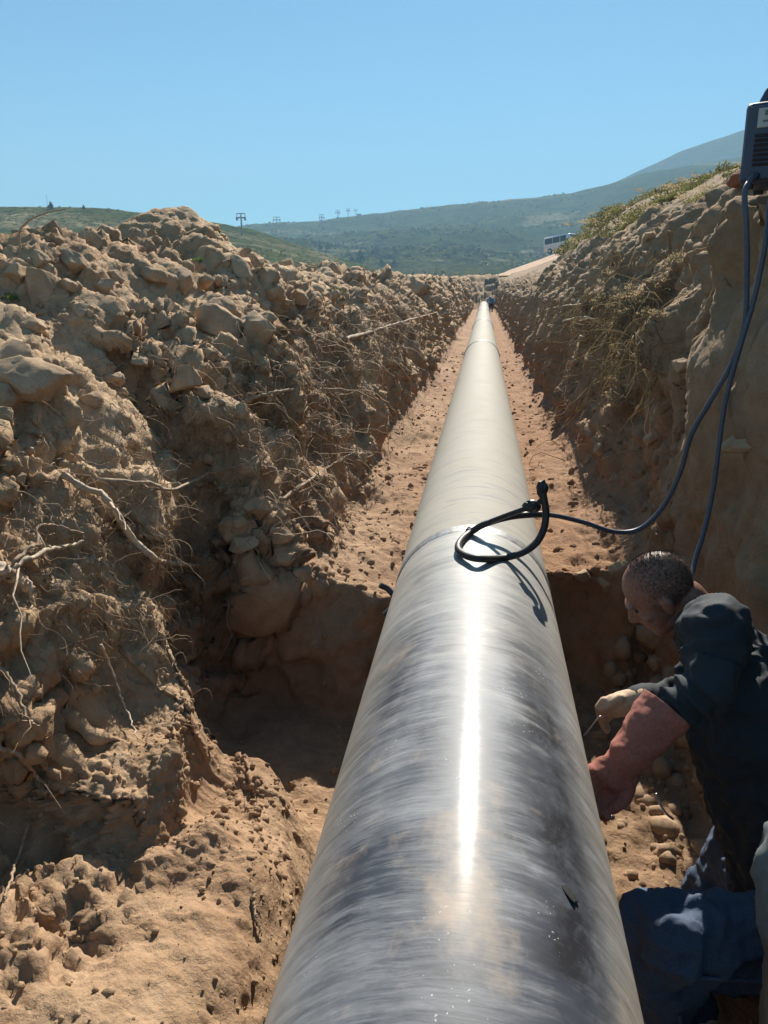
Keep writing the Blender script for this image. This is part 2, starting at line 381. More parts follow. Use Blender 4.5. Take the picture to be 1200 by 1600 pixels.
# ------------------------------------------------------------------ trench sheets (structure)
def rows(lo, hi, step, extra=()):
    y = [lo]
    while y[-1] < hi:
        yy = y[-1]; d = max(.9, math.hypot(yy, 1.4))*step
        for a, b_, s_ in extra:
            if a <= yy < b_: d = min(d, s_)
        y.append(yy+d)
    return np.array([-6, -4, -3, -2.2, -1.6, -1.2, -.9, -.7, -.5, -.35]+y)
class Sheet:
    def __init__(s, name, keys, nseg, ys, disp, mat, flip, edge=None):
        kY = np.array([k[0] for k in keys]); K = np.array([k[1] for k in keys])
        C = np.stack([np.stack([np.interp(ys, kY, K[:, j, c]) for j in range(K.shape[1])], 1) for c in (0, 1)], -1)
        vs = np.concatenate([np.linspace(j, j+1, n, endpoint=False) for j, n in enumerate(nseg)]+[[len(nseg)]])
        j = np.minimum(vs.astype(int), len(nseg)-1); f = (vs-j)[None, :, None]
        Q = C[:, j]*(1-f)+C[:, j+1]*f
        for _ in range(10):
            Q[:, 1:-1] = (Q[:, :-2]+2*Q[:, 1:-1]+Q[:, 2:])/4
        n, mm = Q.shape[:2]
        P = np.stack([Q[..., 0], np.repeat(ys[:, None], mm, 1), Q[..., 1]], -1)
        if edge:                                   # ragged lip of the pit
            q_ = P.reshape(-1, 3)*np.array([3.2, .6, 2.4]); sh_ = .13*fbm(q_+20, 3).reshape(n, mm)
            P[..., 1] += sh_*np.exp(-((P[..., 1]-edge)/.28)**2)
        P = s.push(P, disp(P, vs), flip)
        s.P = P; s.N = s.normals(P, flip); s.ys = ys; s.vs = vs
        F = grid_faces(n, mm)
        if flip: F = F[:, ::-1]
        s.ob = tag(link(name, np_mesh(name, P.reshape(-1, 3), F), mat), kind='structure')
        s.px = np.stack(proj(P.reshape(-1, 3)), 1).reshape(n, mm, 3)
    @staticmethod
    def normals(P, flip):
        du = np.gradient(P, axis=0); dv = np.gradient(P, axis=1)
        N = np.cross(dv, du) if not flip else np.cross(du, dv)
        return N/np.maximum(np.linalg.norm(N, axis=-1, keepdims=True), 1e-9)
    def push(s, P, D, flip):
        for d in D:
            P = P+s.normals(P, flip)*d[..., None]
        return P
    def pick(s, x, y, rad=9):
        d = (s.px[..., 0]-x)**2+(s.px[..., 1]-y)**2
        ok = (d < rad*rad) & (s.px[..., 2] > .3)
        if not ok.any():
            d = np.where(s.px[..., 2] > .3, d, 1e12); i = np.unravel_index(d.argmin(), d.shape)
        else:
            z = np.where(ok, s.px[..., 2]+.004*np.sqrt(d), 1e9); i = np.unravel_index(z.argmin(), z.shape)
        return s.P[i], s.N[i], s.px[i][2]

def soft(y, a, b): return np.clip((y-a)/(b-a), 0, 1)
def clods(P, sc, amp, cover=.5, seed=0.):
    """rounded clods: bumps of random height sitting in some worley cells"""
    F1, F2, ID = worley(P*sc+seed)
    h = np.sqrt(np.clip(1-(F1/.52)**2, 0, 1)); pick = ((ID*37) % 256)/256.
    return amp*h*np.clip((pick-(1-cover))/max(cover, .01), 0, 1)
def blocks(P, sc, amp, seed=0.):
    F1, F2, ID = worley(P*sc+seed)
    lvl = ((ID*71) % 256)/256.-.5
    return amp*lvl*np.clip((F2-F1)*7, 0, 1)
def facets(P, sc, amp, seed=0., tilt=1.3):
    """broken angular lumps: every cell is its own tilted flat face"""
    F1, F2, ID = worley(P*sc+seed); n = _g[(ID*53+7) & 255]
    lvl = ((ID*71) % 256)/256.-.5
    return amp*(lvl*.9+tilt*(worley.off*n).sum(1))*np.clip((F2-F1)*9, .15, 1)
def disp_left(P, vs):
    sh = P.shape[:2]; p = P.reshape(-1, 3).astype(np.float32); Y = p[:, 1]; V = np.broadcast_to(vs, sh).ravel()
    wall = np.maximum(np.clip((V-2.3)/1.2, 0, 1), soft(Y, 56.5, 58))+.45*np.clip(2.9-V, 0, 1)*np.exp(-((Y-3.54)/.10)**2)   # 0 on the trench floor
    pit = (Y < 3.6)
    floor_amp = np.where(wall > .5, 1., .35)
    far = np.clip(1.2-Y/60, .4, 1)
    w = p+.10*np.stack([fbm(p*2.1+3, 2), fbm(p*2.1+31, 2), fbm(p*2.1+77, 2)], 1)
    slant = w*np.array([1.15, .75, 1.05], np.float32)
    top = np.clip((V-8.5)/3, 0, 1)
    d1 = (.17*wall*fbm(p*.8, 3)+.10*wall*fbm(p*np.array([1.7, 2.0, 1.1]), 3, .55)+.03*(1-wall)*fbm(p*1.3, 3)+.12*wall*np.clip(Y/8, 0, 1)*perlin(p*np.array([.1, .33, .1])+3)+.12*np.clip(V-1, 0, 1)*(1-wall)*np.clip(fbm(p*.8+9, 2)+.1, 0, 1))*(1-.25*top)
    ledge = np.clip((6.3-V)/.8, 0, 1)*np.clip((2.55-Y)/.1, 0, 1)*np.clip((V-1.6)/.4, 0, 1)
    smooth = np.clip(.55+1.5*fbm(p*np.array([1.3, 1.1, 1.3])+50, 3), .3, 1)*(1-.75*ledge*np.clip((p[:, 0]+.98)/.12, .15, 1))   # dusty slides between rough patches
    but = 1-.65*np.clip((V-3.8)/.3, 0, 1)*np.clip((6.-V)/.5, 0, 1)*np.clip((Y-1.7)/.1, 0, 1)*np.clip((2.75-Y)/.1, 0, 1); smooth = smooth*but
    calm = 1-.6*np.clip((V-7.6)/1.2, 0, 1)*np.clip((9.5-Y)/2, 0, 1)
    rowd = but*calm*(facets(slant, 2.2, .15)+facets(w+5, 4.8, .085, 9.))*(1-.85*ledge)
    d2 = wall*rowd*np.clip(smooth*1.4, .3, 1)+.02*(1-wall)*fbm(p*4, 3)
    d3 = floor_amp*(smooth*(clods(w, 6.5, .035, .35, 3.)+facets(w, 11, .040, 7.)+facets(w, 21, .020, 2.))-.012*(.25+smooth)*fbm(p*10, 4, .62, True))
    d4 = floor_amp*((.3+smooth)*clods(p+.02*d3[:, None], 33, .012, .55, 1.)+.006*fbm(p*42, 3, .6))+(1-wall)*clods(p, 21, .018, .28, 5.)
    return [x.reshape(sh) for x in (d1, d2, d3, d4)]
def disp_right(P, vs):
    sh = P.shape[:2]; p = P.reshape(-1, 3).astype(np.float32); Y = p[:, 1]; V = np.broadcast_to(vs, sh).ravel()
    wall = np.maximum(np.clip((V-2.6)/1.0, 0, 1), soft(Y, 56.5, 58)); upper = np.clip((V-7.3)/.8, 0, 1); veg = np.clip((V-10.)/.6, 0, 1)
    near = 1-.65*soft(Y, 4.4, 3.4)*0-.6*np.clip((4.0-Y)/.8, 0, 1)
    col = p*np.array([3.2, 2.6, .55], np.float32)             # tall erosion ribs in the cut face
    w = p+.08*np.stack([fbm(p*2.3+3, 2), fbm(p*2.3+31, 2), fbm(p*2.3+77, 2)], 1)
    ribs = -np.abs(perlin(p*np.array([.6, 1.5, .35])+4))*.34-np.abs(perlin(p*np.array([1.5, 4.2, .8])+9))*.12
    d1 = wall*(.12*fbm(p*np.array([.8, .7, .5]), 3)+near*(.10+ribs)*np.clip((8.6-V)/1.2, .25, 1))*(1-.6*veg)+.03*(1-wall)*fbm(p*1.5, 3)
    d2 = wall*(1-veg)*near*(facets(w*np.array([1.1, 1, .5]), 2.6, .08)+facets(w*np.array([1.2, 1.2, .6])+5, 6.0, .045, 9.))
    d2 += upper*(1-veg)*.11*fbm(p*np.array([1.2, 2.6, 1.2])+8, 3, .55, True)
    d3 = clods(w, 7.5, .040, .40, 3.)*(1-.7*wall)*(1-.5*veg)-.014*wall*near*fbm(p*np.array([11, 11, 4]), 4, .6, True)
    d3 = d3*np.where(wall < .5, .6, 1)+(1-wall)*(clods(w, 9, .035, .22, 7.)+.012*fbm(p*7, 4))
    d4 = (clods(p, 26, .014, .5, 1.)*(1-.7*wall)+.006*fbm(p*40, 3, .6))
    return [x.reshape(sh) for x in (d1, d2, d3, d4)]

farL = [(-3.6, 1.10), (-6, .9), (-12, .2), (-52, -3.0)]
def tr(crest, *mid):           # left trench section: floor + wall points + crest
    return [(0, -.42), (-.42, -.40), (-.76, -.36), *mid, crest]
Lk = [
 (-6.0, [(0, -1.0), (-.44, -1.0), (-.50, -.60), (-.62, -.50), (-1.05, -.43), (-1.40, -.34), (-1.52, -.20), (-1.46, .30), (-1.62, .65), (-1.95, .88), (-2.4, 1.06)]+farL),
 (.90, [(0, -1.0), (-.40, -1.0), (-.44, -.60), (-.56, -.50), (-1.0, -.42), (-1.38, -.33), (-1.50, -.20), (-1.45, .30), (-1.62, .65), (-1.95, .88), (-2.4, 1.06)]+farL),
 (1.68, [(0, -1.0), (-.42, -1.0), (-.48, -.60), (-.60, -.51), (-1.0, -.42), (-1.38, -.34), (-1.52, -.20), (-1.44, .30), (-1.60, .66), (-1.92, .89), (-2.4, 1.09)]+farL),
 (1.76, [(0, -1.0), (-.43, -1.0), (-.49, -.60), (-.62, -.51), (-.90, -.46), (-.97, -.30), (-1.24, -.24), (-1.46, .24), (-1.60, .66), (-1.92, .90), (-2.44, 1.12)]+farL),
 (1.98, [(0, -1.0), (-.46, -1.0), (-.54, -.60), (-.66, -.51), (-.87, -.48), (-.91, -.22), (-1.16, -.15), (-1.45, .26), (-1.60, .66), (-1.92, .90), (-2.44, 1.12)]+farL),
 (2.26, [(0, -1.0), (-.52, -1.0), (-.62, -.61), (-.72, -.52), (-.86, -.50), (-.89, -.20), (-1.10, -.08), (-1.40, .26), (-1.60, .66), (-1.92, .90), (-2.44, 1.12)]+farL),
 (2.42, [(0, -1.0), (-.60, -1.0), (-.78, -.62), (-.84, -.54), (-.90, -.52), (-.95, -.24), (-1.12, -.06), (-1.38, .26), (-1.60, .66), (-1.92, .90), (-2.44, 1.12)]+farL),
 (2.52, [(0, -1.0), (-.62, -1.0), (-.86, -.80), (-.96, -.76), (-1.05, -.70), (-1.10, -.40), (-1.22, -.08), (-1.42, .26), (-1.60, .66), (-1.92, .90), (-2.44, 1.12)]+farL),
 (2.66, [(0, -1.0), (-.60, -1.0), (-.95, -.98), (-1.15, -.94), (-1.38, -.75), (-1.52, -.4), (-1.52, -.05), (-1.44, .30), (-1.60, .66), (-1.92, .90), (-2.45, 1.15)]+farL),
 (3.46, [(0, -1.0), (-.60, -1.0), (-.95, -.98), (-1.20, -.92), (-1.38, -.70), (-1.44, -.35), (-1.42, -.05), (-1.42, .24), (-1.62, .66), (-1.98, .96), (-2.5, 1.22)]+farL),
 (3.64, tr((-2.45, 1.25), (-.90, -.27), (-.99, -.06), (-1.06, .18), (-1.15, .42), (-1.32, .64), (-1.64, .86), (-1.98, 1.06))+farL),
 (4.30, tr((-2.50, 1.36), (-.90, -.27), (-.98, -.04), (-1.05, .20), (-1.14, .46), (-1.31, .70), (-1.62, .92), (-1.98, 1.14))+farL),
 (5.40, tr((-2.42, 1.58), (-.90, -.27), (-.98, -.02), (-1.04, .24), (-1.13, .52), (-1.30, .80), (-1.60, 1.06), (-1.95, 1.32))+farL),
 (6.00, tr((-2.25, 1.60), (-.90, -.26), (-.98, .02), (-1.04, .28), (-1.12, .56), (-1.28, .84), (-1.54, 1.10), (-1.85, 1.34))+farL),
 (7.00, tr((-2.00, 1.40), (-.92, -.24), (-.99, .04), (-1.04, .31), (-1.12, .60), (-1.26, .87), (-1.48, 1.10), (-1.74, 1.29))+farL),
 (9.00, tr((-1.96, 1.38), (-.92, -.24), (-.99, .06), (-1.04, .34), (-1.12, .63), (-1.25, .88), (-1.45, 1.07), (-1.72, 1.24))+farL),
 (12.0, tr((-1.95, 1.32), (-.92, -.22), (-1.05, .10), (-1.18, .38), (-1.30, .62), (-1.42, .84), (-1.55, 1.03), (-1.72, 1.20))+farL),
 (20.0, tr((-1.92, 1.36), (-.92, -.20), (-1.05, .12), (-1.15, .42), (-1.26, .68), (-1.38, .90), (-1.52, 1.10), (-1.70, 1.26))+farL),
 (40.0, tr((-1.65, 1.60), (-.86, -.20), (-.98, .16), (-1.05, .50), (-1.12, .80), (-1.20, 1.05), (-1.32, 1.28), (-1.48, 1.46))+farL),
 (57.0, tr((-1.50, 1.80), (-.86, -.20), (-.98, .16), (-1.02, .50), (-1.07, .86), (-1.14, 1.15), (-1.24, 1.42), (-1.36, 1.64))+farL),
 (62.5, [(0, 2.0), (-.42, 2.0), (-.76, 2.0), (-.88, 2.0), (-.98, 2.0), (-1.02, 2.0), (-1.07, 2.0), (-1.14, 2.0), (-1.24, 2.0), (-1.36, 2.0), (-1.5, 2.0)]+farL),
 (64.0, [(0, 2.1), (-.42, 2.1), (-.76, 2.1), (-.88, 2.1), (-.98, 2.1), (-1.02, 2.1), (-1.07, 2.1), (-1.14, 2.1), (-1.24, 2.1), (-1.36, 2.1), (-1.5, 2.0)]+farL)]
nL = [16, 26, 22, 30, 34, 34, 34, 34, 40, 44, 40, 26, 10, 8]
left = Sheet('left_spoil_bank', Lk, nL, rows(-.2, 64, .0048, ((1.66, 2.72, .0055), (3.42, 3.70, .0055))), disp_left, M['soil'], False, 3.55)

vegR = [(2.5, 2.10), (6, 2.9), (12, 4.0), (45, 7)]
roadR = [(3.0, 2.30), (6, 3.20), (12, 4.6), (45, 9)]
Rk = [
 (-6.0, [(0, -1.0), (.40, -1.0), (.46, -.62), (.56, -.42), (1.0, -.37), (1.30, -.2), (1.30, .3), (1.30, .75), (1.30, 1.1), (1.34, 1.35), (1.6, 1.6)]+vegR),
 (1.40, [(0, -1.0), (.40, -1.0), (.46, -.62), (.56, -.42), (1.0, -.37), (1.30, -.2), (1.30, .3), (1.30, .75), (1.30, 1.1), (1.34, 1.35), (1.6, 1.6)]+vegR),
 (1.46, [(0, -1.0), (.45, -1.0), (.85, -.98), (1.1, -.95), (1.25, -.8), (1.30, -.2), (1.30, .3), (1.30, .75), (1.30, 1.1), (1.34, 1.35), (1.6, 1.6)]+vegR),
 (2.30, [(0, -1.0), (.45, -1.0), (.85, -.98), (1.1, -.95), (1.25, -.8), (1.30, -.2), (1.30, .3), (1.28, .75), (1.24, 1.1), (1.2, 1.40), (1.5, 1.58)]+vegR),
 (2.62, [(0, -1.0), (.45, -1.0), (.78, -.98), (.95, -.95), (1.0, -.8), (1.02, -.2), (1.01, .3), (.98, .75), (.94, 1.15), (.88, 1.48), (1.35, 1.54)]+vegR),
 (3.30, [(0, -1.0), (.45, -1.0), (.78, -.98), (.95, -.95), (1.0, -.8), (1.03, -.2), (1.03, .3), (1.0, .75), (.97, 1.15), (.93, 1.48), (1.38, 1.62)]+vegR),
 (3.85, [(0, -1.0), (.45, -1.0), (.78, -.98), (.95, -.94), (1.02, -.7), (1.08, -.2), (1.08, .3), (1.06, .75), (1.05, 1.12), (1.1, 1.42), (1.52, 1.74)]+vegR),
 (4.06, [(0, -.42), (.45, -.40), (.80, -.34), (.98, -.22), (1.06, -.02), (1.11, .25), (1.12, .55), (1.12, .85), (1.14, 1.15), (1.24, 1.42), (1.56, 1.78)]+vegR),
 (5.50, [(0, -.42), (.45, -.40), (.80, -.33), (.98, -.20), (1.08, .02), (1.14, .28), (1.15, .58), (1.15, .88), (1.18, 1.18), (1.30, 1.46), (1.60, 1.82)]+vegR),
 (8.00, [(0, -.42), (.42, -.40), (.74, -.34), (.90, -.22), (1.02, .02), (1.12, .30), (1.15, .60), (1.16, .90), (1.20, 1.18), (1.30, 1.46), (1.60, 1.82)]+[(2.6, 2.30), (6, 3.1), (12, 4.2), (45, 7)]),
 (12.0, [(0, -.42), (.42, -.40), (.74, -.36), (.90, -.26), (1.02, .02), (1.10, .30), (1.13, .60), (1.16, .90), (1.20, 1.14), (1.30, 1.40), (1.60, 1.72)]+[(2.6, 2.45), (6, 3.4), (12, 4.4), (45, 7)]),
 (19.0, [(0, -.42), (.42, -.40), (.74, -.36), (.88, -.26), (1.0, .02), (1.06, .30), (1.10, .60), (1.13, .90), (1.18, 1.14), (1.30, 1.40), (1.60, 1.70)]+[(2.6, 2.75), (6, 3.7), (12, 4.8), (45, 8)]),
 (20.6, [(0, -.42), (.42, -.40), (.74, -.36), (.88, -.26), (1.0, .02), (1.06, .30), (1.10, .60), (1.13, .90), (1.18, 1.14), (1.30, 1.40), (1.60, 1.72)]+[(2.7, 2.7), (6, 3.7), (12, 4.8), (45, 8)]),
 (21.6, [(0, -.42), (.42, -.40), (.74, -.36), (.88, -.26), (1.0, .02), (1.05, .30), (1.08, .60), (1.10, .82), (1.13, 1.02), (1.24, 1.18), (1.60, 1.34)]+[(3.0, 2.05), (6, 3.2), (12, 4.6), (45, 9)]),
 (40.0, [(0, -.42), (.42, -.40), (.74, -.36), (.88, -.26), (1.0, .02), (1.05, .32), (1.07, .60), (1.10, .88), (1.14, 1.14), (1.26, 1.36), (1.60, 1.56)]+roadR),
 (57.0, [(0, -.42), (.42, -.40), (.74, -.36), (.88, -.26), (1.0, .02), (1.04, .34), (1.06, .64), (1.09, .95), (1.14, 1.24), (1.26, 1.50), (1.60, 1.72)]+roadR),
 (62.5, [(0, 2.0), (.42, 2.0), (.74, 2.0), (.88, 2.0), (1.0, 2.0), (1.04, 2.0), (1.06, 2.0), (1.09, 2.0), (1.14, 2.0), (1.26, 2.0), (1.60, 2.05)]+roadR),
 (64.0, [(0, 2.1), (.42, 2.1), (.74, 2.1), (.88, 2.1), (1.0, 2.1), (1.04, 2.1), (1.06, 2.1), (1.09, 2.1), (1.14, 2.1), (1.26, 2.1), (1.60, 2.15)]+[(3.0, 2.5), (6, 3.5), (12, 5.0), (45, 9.5)])]
nR = [16, 26, 26, 24, 30, 30, 30, 30, 30, 34, 34, 40, 20, 10]
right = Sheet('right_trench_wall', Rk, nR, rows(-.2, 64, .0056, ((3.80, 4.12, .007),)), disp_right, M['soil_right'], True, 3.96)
print('sheets', time.time()-T0)

# shelf of ground with the dirt track beyond the trench's end
xs = np.linspace(-70, 110, 220); ysg = np.geomspace(63, 215, 110)
X, Y = np.meshgrid(xs, ysg)
def shelf_z(X, Y):
    base = np.where(X < 3, 2.1+(X-1.6)*.05, 2.17+(X-3)*.33)
    base = np.where(X > 14, 2.17+11*.33+(X-14)*.12, base)
    z = base+(Y-63)*.022*np.clip((X+4)/8, 0, 1)
    z = z-np.clip((-X-2)/20, 0, 1)**1.2*6-np.clip((Y-135)/60, 0, 1)**1.3*14
    return z
Z = shelf_z(X, Y)+.12*fbm(np.stack([X.ravel()*.25, Y.ravel()*.25, 0*X.ravel()], 1), 4).reshape(X.shape)
shelf = tag(link('dirt_track', np_mesh('dirt_track', np.stack([X, Y, Z], -1).reshape(-1, 3), grid_faces(*X.shape)), M['track']), kind='structure')

# ------------------------------------------------------------------ stones
def rock_mesh(seed, sub=4, cuts=15, flat=.85):
    r_ = np.random.default_rng(seed); bm = bmesh.new(); bmesh.ops.create_icosphere(bm, subdivisions=sub, radius=1)
    V = np.array([v.co for v in bm.verts]); me = bpy.data.meshes.new('stone')
    for _ in range(cuts):
        n = r_.normal(size=3); n /= np.linalg.norm(n); d = r_.uniform(.42, .82)
        s = V@n; k = np.clip(s-d, 0, None); V = V-k[:, None]*n*.92
    V = V*(1+.10*fbm(V*1.7+seed, 3)[:, None]-.045*fbm(V*4.5+seed, 3, .6, True)[:, None])
    V[:, 2] *= flat
    for v, c in zip(bm.verts, V): v.co = c
    bm.to_mesh(me); bm.free()
    me.polygons.foreach_set('use_smooth', np.ones(len(me.polygons), bool))
    return me
rocks = [rock_mesh(s) for s in range(8)]
for me in rocks: me.materials.append(M['stone'])
def put_stone(P, N, size, parent=None, name='stone', sink=.3, me=None, mat=None):
    o = bpy.data.objects.new(name, me or random.choice(rocks)); COL.objects.link(o)
    s = np.atleast_1d(size)*.5
    s = np.array([s[0]]*3)*rng.uniform(.75, 1.25, 3) if len(s) == 1 else s
    o.scale = s; o.rotation_euler = tuple(rng.uniform(-.6, .6, 2))+(rng.uniform(0, 6.28),)
    o.location = Vector(P)+Vector(N)*float(min(s)*(1-2*sink))
    if parent is not None: o.parent = parent
    if mat is not None:
        o.data = o.data.copy(); o.data.materials.clear(); o.data.materials.append(mat)
    return o
def stone_px(sheet, x, y, w, **kw):
    P, N, d = sheet.pick(x, y); return put_stone(P, N, w/FOC*d, **kw)
# stones that stand proud of the left bank
for x, y, w in [(65, 455, 95), (20, 560, 110), (85, 590, 70), (400, 500, 75), (345, 480, 90), (375, 412, 60), (295, 440, 62), (120, 398, 85), (235, 430, 50),
                (185, 425, 55), (165, 440, 40), (125, 480, 45), (190, 590, 50), (290, 590, 55), (320, 612, 45), (215, 560, 40), (110, 440, 45), (150, 370, 70), (450, 400, 40),
                (255, 470, 40), (330, 430, 42), (60, 505, 60), (10, 640, 70), (140, 620, 45), (375, 850, 50), (430, 830, 45), (400, 800, 42), (355, 830, 55), (445, 870, 40),
                (470, 470, 40), (520, 455, 38), (575, 450, 32), (60, 395, 45), (30, 420, 55), (480, 900, 55), (470, 560, 35), (380, 640, 35)]:
    stone_px(left, x, y, w, parent=left.ob, sink=.36)
cand = np.argwhere((left.px[..., 0] > -40) & (left.px[..., 0] < 740) & (left.px[..., 1] > 330) & (left.px[..., 1] < 1620) & (left.vs[None] > 2.5) & (left.vs[None] < 11) & (left.px[..., 2] > .8) & (left.px[..., 2] < 25))
for i, j in cand[rng.choice(len(cand), 70, replace=False)]:
    d = left.px[i, j, 2]; s = min(.22, (.022+.05*rng.random()**3)*max(1, d*.33))
    put_stone(left.P[i, j], left.N[i, j], s, parent=left.ob, sink=.35)
for x, y, w in [(925, 700, 34), (950, 742, 26), (915, 715, 22), (858, 640, 16), (905, 660, 22), (990, 640, 30), (1010, 690, 34), (890, 560, 20), (855, 530, 18), (1060, 560, 40), (1150, 700, 60), (1010, 360, 30), (940, 395, 26), (960, 880, 60), (910, 905, 36)]:
    stone_px(right, x, y, w, parent=right.ob, sink=.38)
cand = np.argwhere((right.px[..., 0] > 760) & (right.px[..., 0] < 1240) & (right.px[..., 1] > 300) & (right.px[..., 1] < 1620) & (right.vs[None] > .5) & (right.vs[None] < 10) & (right.px[..., 2] > .8) & (right.px[..., 2] < 22))
for i, j in cand[rng.choice(len(cand), 60, replace=False)]:
    d = right.px[i, j, 2]; s = min(.18, (.02+.05*rng.random()**3)*max(1, d*.3))
    put_stone(right.P[i, j], right.N[i, j], s, parent=right.ob, sink=.35)
# boulders and stones that single themselves out
def boulder(sheet, x, y, size_px, label, k=0, mat=None, sink=.3, cat='stone', name='boulder', rot=None):
    P, N, d = sheet.pick(x, y)
    o = put_stone(P, N, np.array(size_px)/FOC*d, name=name, sink=sink, me=rocks[k], mat=mat)
    if rot: o.rotation_euler = rot
    return tag(o, label, cat)
boulder(left, 424, 396, (32, 32, 50), 'upright brown boulder on the crest of the left bank right of the heap', 1, sink=.1, rot=(.1, .05, .4))
boulder(left, 468, 402, (42, 40, 40), 'broken brown boulder on the left bank crest just behind the upright one', 4, sink=.2, rot=(.2, .1, 1.4))
boulder(left, 70, 462, (105, 80, 90), 'big rounded boulder with a lit top high on the left bank near the green tuft', 2, sink=.3, rot=(.2, .3, .3))
boulder(left, 400, 505, (80, 70, 90), 'cracked block of stone below the heap at mid bank, split from its larger neighbour', 5, sink=.34, rot=(.1, .2, .2))
boulder(left, 345, 490, (110, 80, 100), 'larger half of the cracked stone below the heap, covered in dust', 3, sink=.36, rot=(.1, .1, 1.0))
boulder(left, 25, 570, (170, 120, 120), 'large slab of earth and stone at the left edge with a dusty sloping top', 6, sink=.34, rot=(.3, .25, .5))
boulder(right, 984, 352, (44, 40, 44), 'round pale boulder on the right rim at the foot of the green bushes', 0, sink=.2)
boulder(right, 892, 862, (80, 62, 66), 'blue grey stone lying right of the pipe below the cable', 7, mat=M['blue_stone'], sink=.08, rot=(.1, .1, .3))
boulder(right, 942, 912, (55, 48, 40), 'earthy stone jutting from the pit edge left of the kneeling man', 2, sink=.25)
boulder(right, 1112, 1606, (100, 80, 80), 'sunlit tan stone at the bottom right corner of the pit', 4, sink=.1)

# loose grit and clods: one uncountable mass per side
def grit(sheet, n, name, parent, sel, smin, smax, mat):
    bm = bmesh.new(); bmesh.ops.create_icosphere(bm, subdivisions=1, radius=1)
    bv = np.array([v.co for v in bm.verts]); bf = np.array([[v.index for v in f.verts] for f in bm.faces]); bm.free()
    c = np.argwhere(sel); c = c[rng.choice(len(c), n, replace=True)]
    P = sheet.P[c[:, 0], c[:, 1]]; N = sheet.N[c[:, 0], c[:, 1]]; d = np.maximum(1.2, sheet.px[c[:, 0], c[:, 1], 2])
    s = (smin+(smax-smin)*rng.random(n)**4)*np.clip(d/2.2, .7, 2.2)
    V = bv[None]*(1+.35*rng.normal(size=(n, len(bv), 1)).clip(-1, 1)*.6)*rng.uniform(.6, 1.2, (n, 1, 3))*s[:, None, None]
    V = V+(P+N*s[:, None]*.25+rng.normal(size=(n, 3))*.004)[:, None]
    F = bf[None]+(np.arange(n)*len(bv))[:, None, None]
    return tag(link(name, np_mesh(name, V.reshape(-1, 3), F.reshape(-1, 3), False), mat, parent), kind='stuff')
vl = left.vs[None]; yl = left.P[..., 1]; vr = right.vs[None]; yr = right.P[..., 1]
inl = (left.px[..., 0] > -60) & (left.px[..., 0] < 760) & (left.px[..., 2] > .5)
inr = (right.px[..., 0] > 740) & (right.px[..., 0] < 1260) & (right.px[..., 2] > .5)
grit(left, 4200, 'loose_clods', left.ob, inl & (vl < 11) & (yl < 20), .003, .022, M['soil'])
grit(left, 900, 'floor_grit', left.ob, inl & (vl < 3.2) & (yl < 20) & (yl > 3.6), .003, .02, M['soil'])
grit(left, 1500, 'ledge_grit', left.ob, inl & (vl > 2) & (vl < 6) & (yl < 2.5), .002, .012, M['soil'])
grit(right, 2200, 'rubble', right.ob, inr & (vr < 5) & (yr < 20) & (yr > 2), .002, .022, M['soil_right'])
grit(right, 600, 'pit_stones', right.ob, inr & (vr < 4) & (yr < 3.9), .01, .05, M['stone'])
print('stones', time.time()-T0)

# ------------------------------------------------------------------ tubes: roots, cables
def tube_arrays(pts, rad, n=6):
    pts = np.asarray(pts, float); rad = np.broadcast_to(rad, len(pts)); t = np.gradient(pts, axis=0)
    t /= np.maximum(np.linalg.norm(t, axis=1, keepdims=True), 1e-9)
    up = np.array([0, 0, 1.]) if abs(t[0][2]) < .9 else np.array([1., 0, 0])
    a = np.zeros_like(pts); a[0] = np.cross(t[0], up); a[0] /= np.linalg.norm(a[0])
    for i in range(1, len(pts)):
        v = a[i-1]-t[i]*(a[i-1]@t[i]); a[i] = v/max(np.linalg.norm(v), 1e-9)
    b_ = np.cross(t, a); th = np.linspace(0, 2*np.pi, n, endpoint=False)
    V = pts[:, None]+rad[:, None, None]*(np.cos(th)[None, :, None]*a[:, None]+np.sin(th)[None, :, None]*b_[:, None])
    i = np.arange(len(pts)*n).reshape(len(pts), n); j = np.roll(i, -1, 1)
    F = np.stack([i[:-1], j[:-1], j[1:], i[1:]], -1).reshape(-1, 4)
    V = np.concatenate([V.reshape(-1, 3), pts[:1], pts[-1:]]); c0, c1 = len(V)-2, len(V)-1
    F = np.concatenate([F, np.stack([j[0], i[0], np.full(n, c0), np.full(n, c0)], 1), np.stack([i[-1], j[-1], np.full(n, c1), np.full(n, c1)], 1)])
    return V, F
def poly_mesh(name, parts, smooth=True):
    """parts: list of (V, F quads, some with a repeated index = triangle)"""
    Vs, faces, o = [], [], 0
    for V, F in parts:
        Vs.append(V); faces.append(F+o); o += len(V)
    V = np.concatenate(Vs); F = np.concatenate(faces); tri = F[:, 2] == F[:, 3]
    me = bpy.data.meshes.new(name); ln = np.where(tri, 3, 4); st = np.concatenate([[0], np.cumsum(ln)[:-1]]).astype(np.int32)
    idx = F.ravel()[~np.stack([tri*0, tri*0, tri*0, tri], 1).astype(bool).ravel()].astype(np.int32)
    me.vertices.add(len(V)); me.vertices.foreach_set('co', V.astype(np.float32).ravel())
    me.loops.add(len(idx)); me.loops.foreach_set('vertex_index', idx)
    me.polygons.add(len(F)); me.polygons.foreach_set('loop_start', st)
    me.update(calc_edges=True)
    me.polygons.foreach_set('use_smooth', np.full(len(F), smooth)); me.validate()
    return me
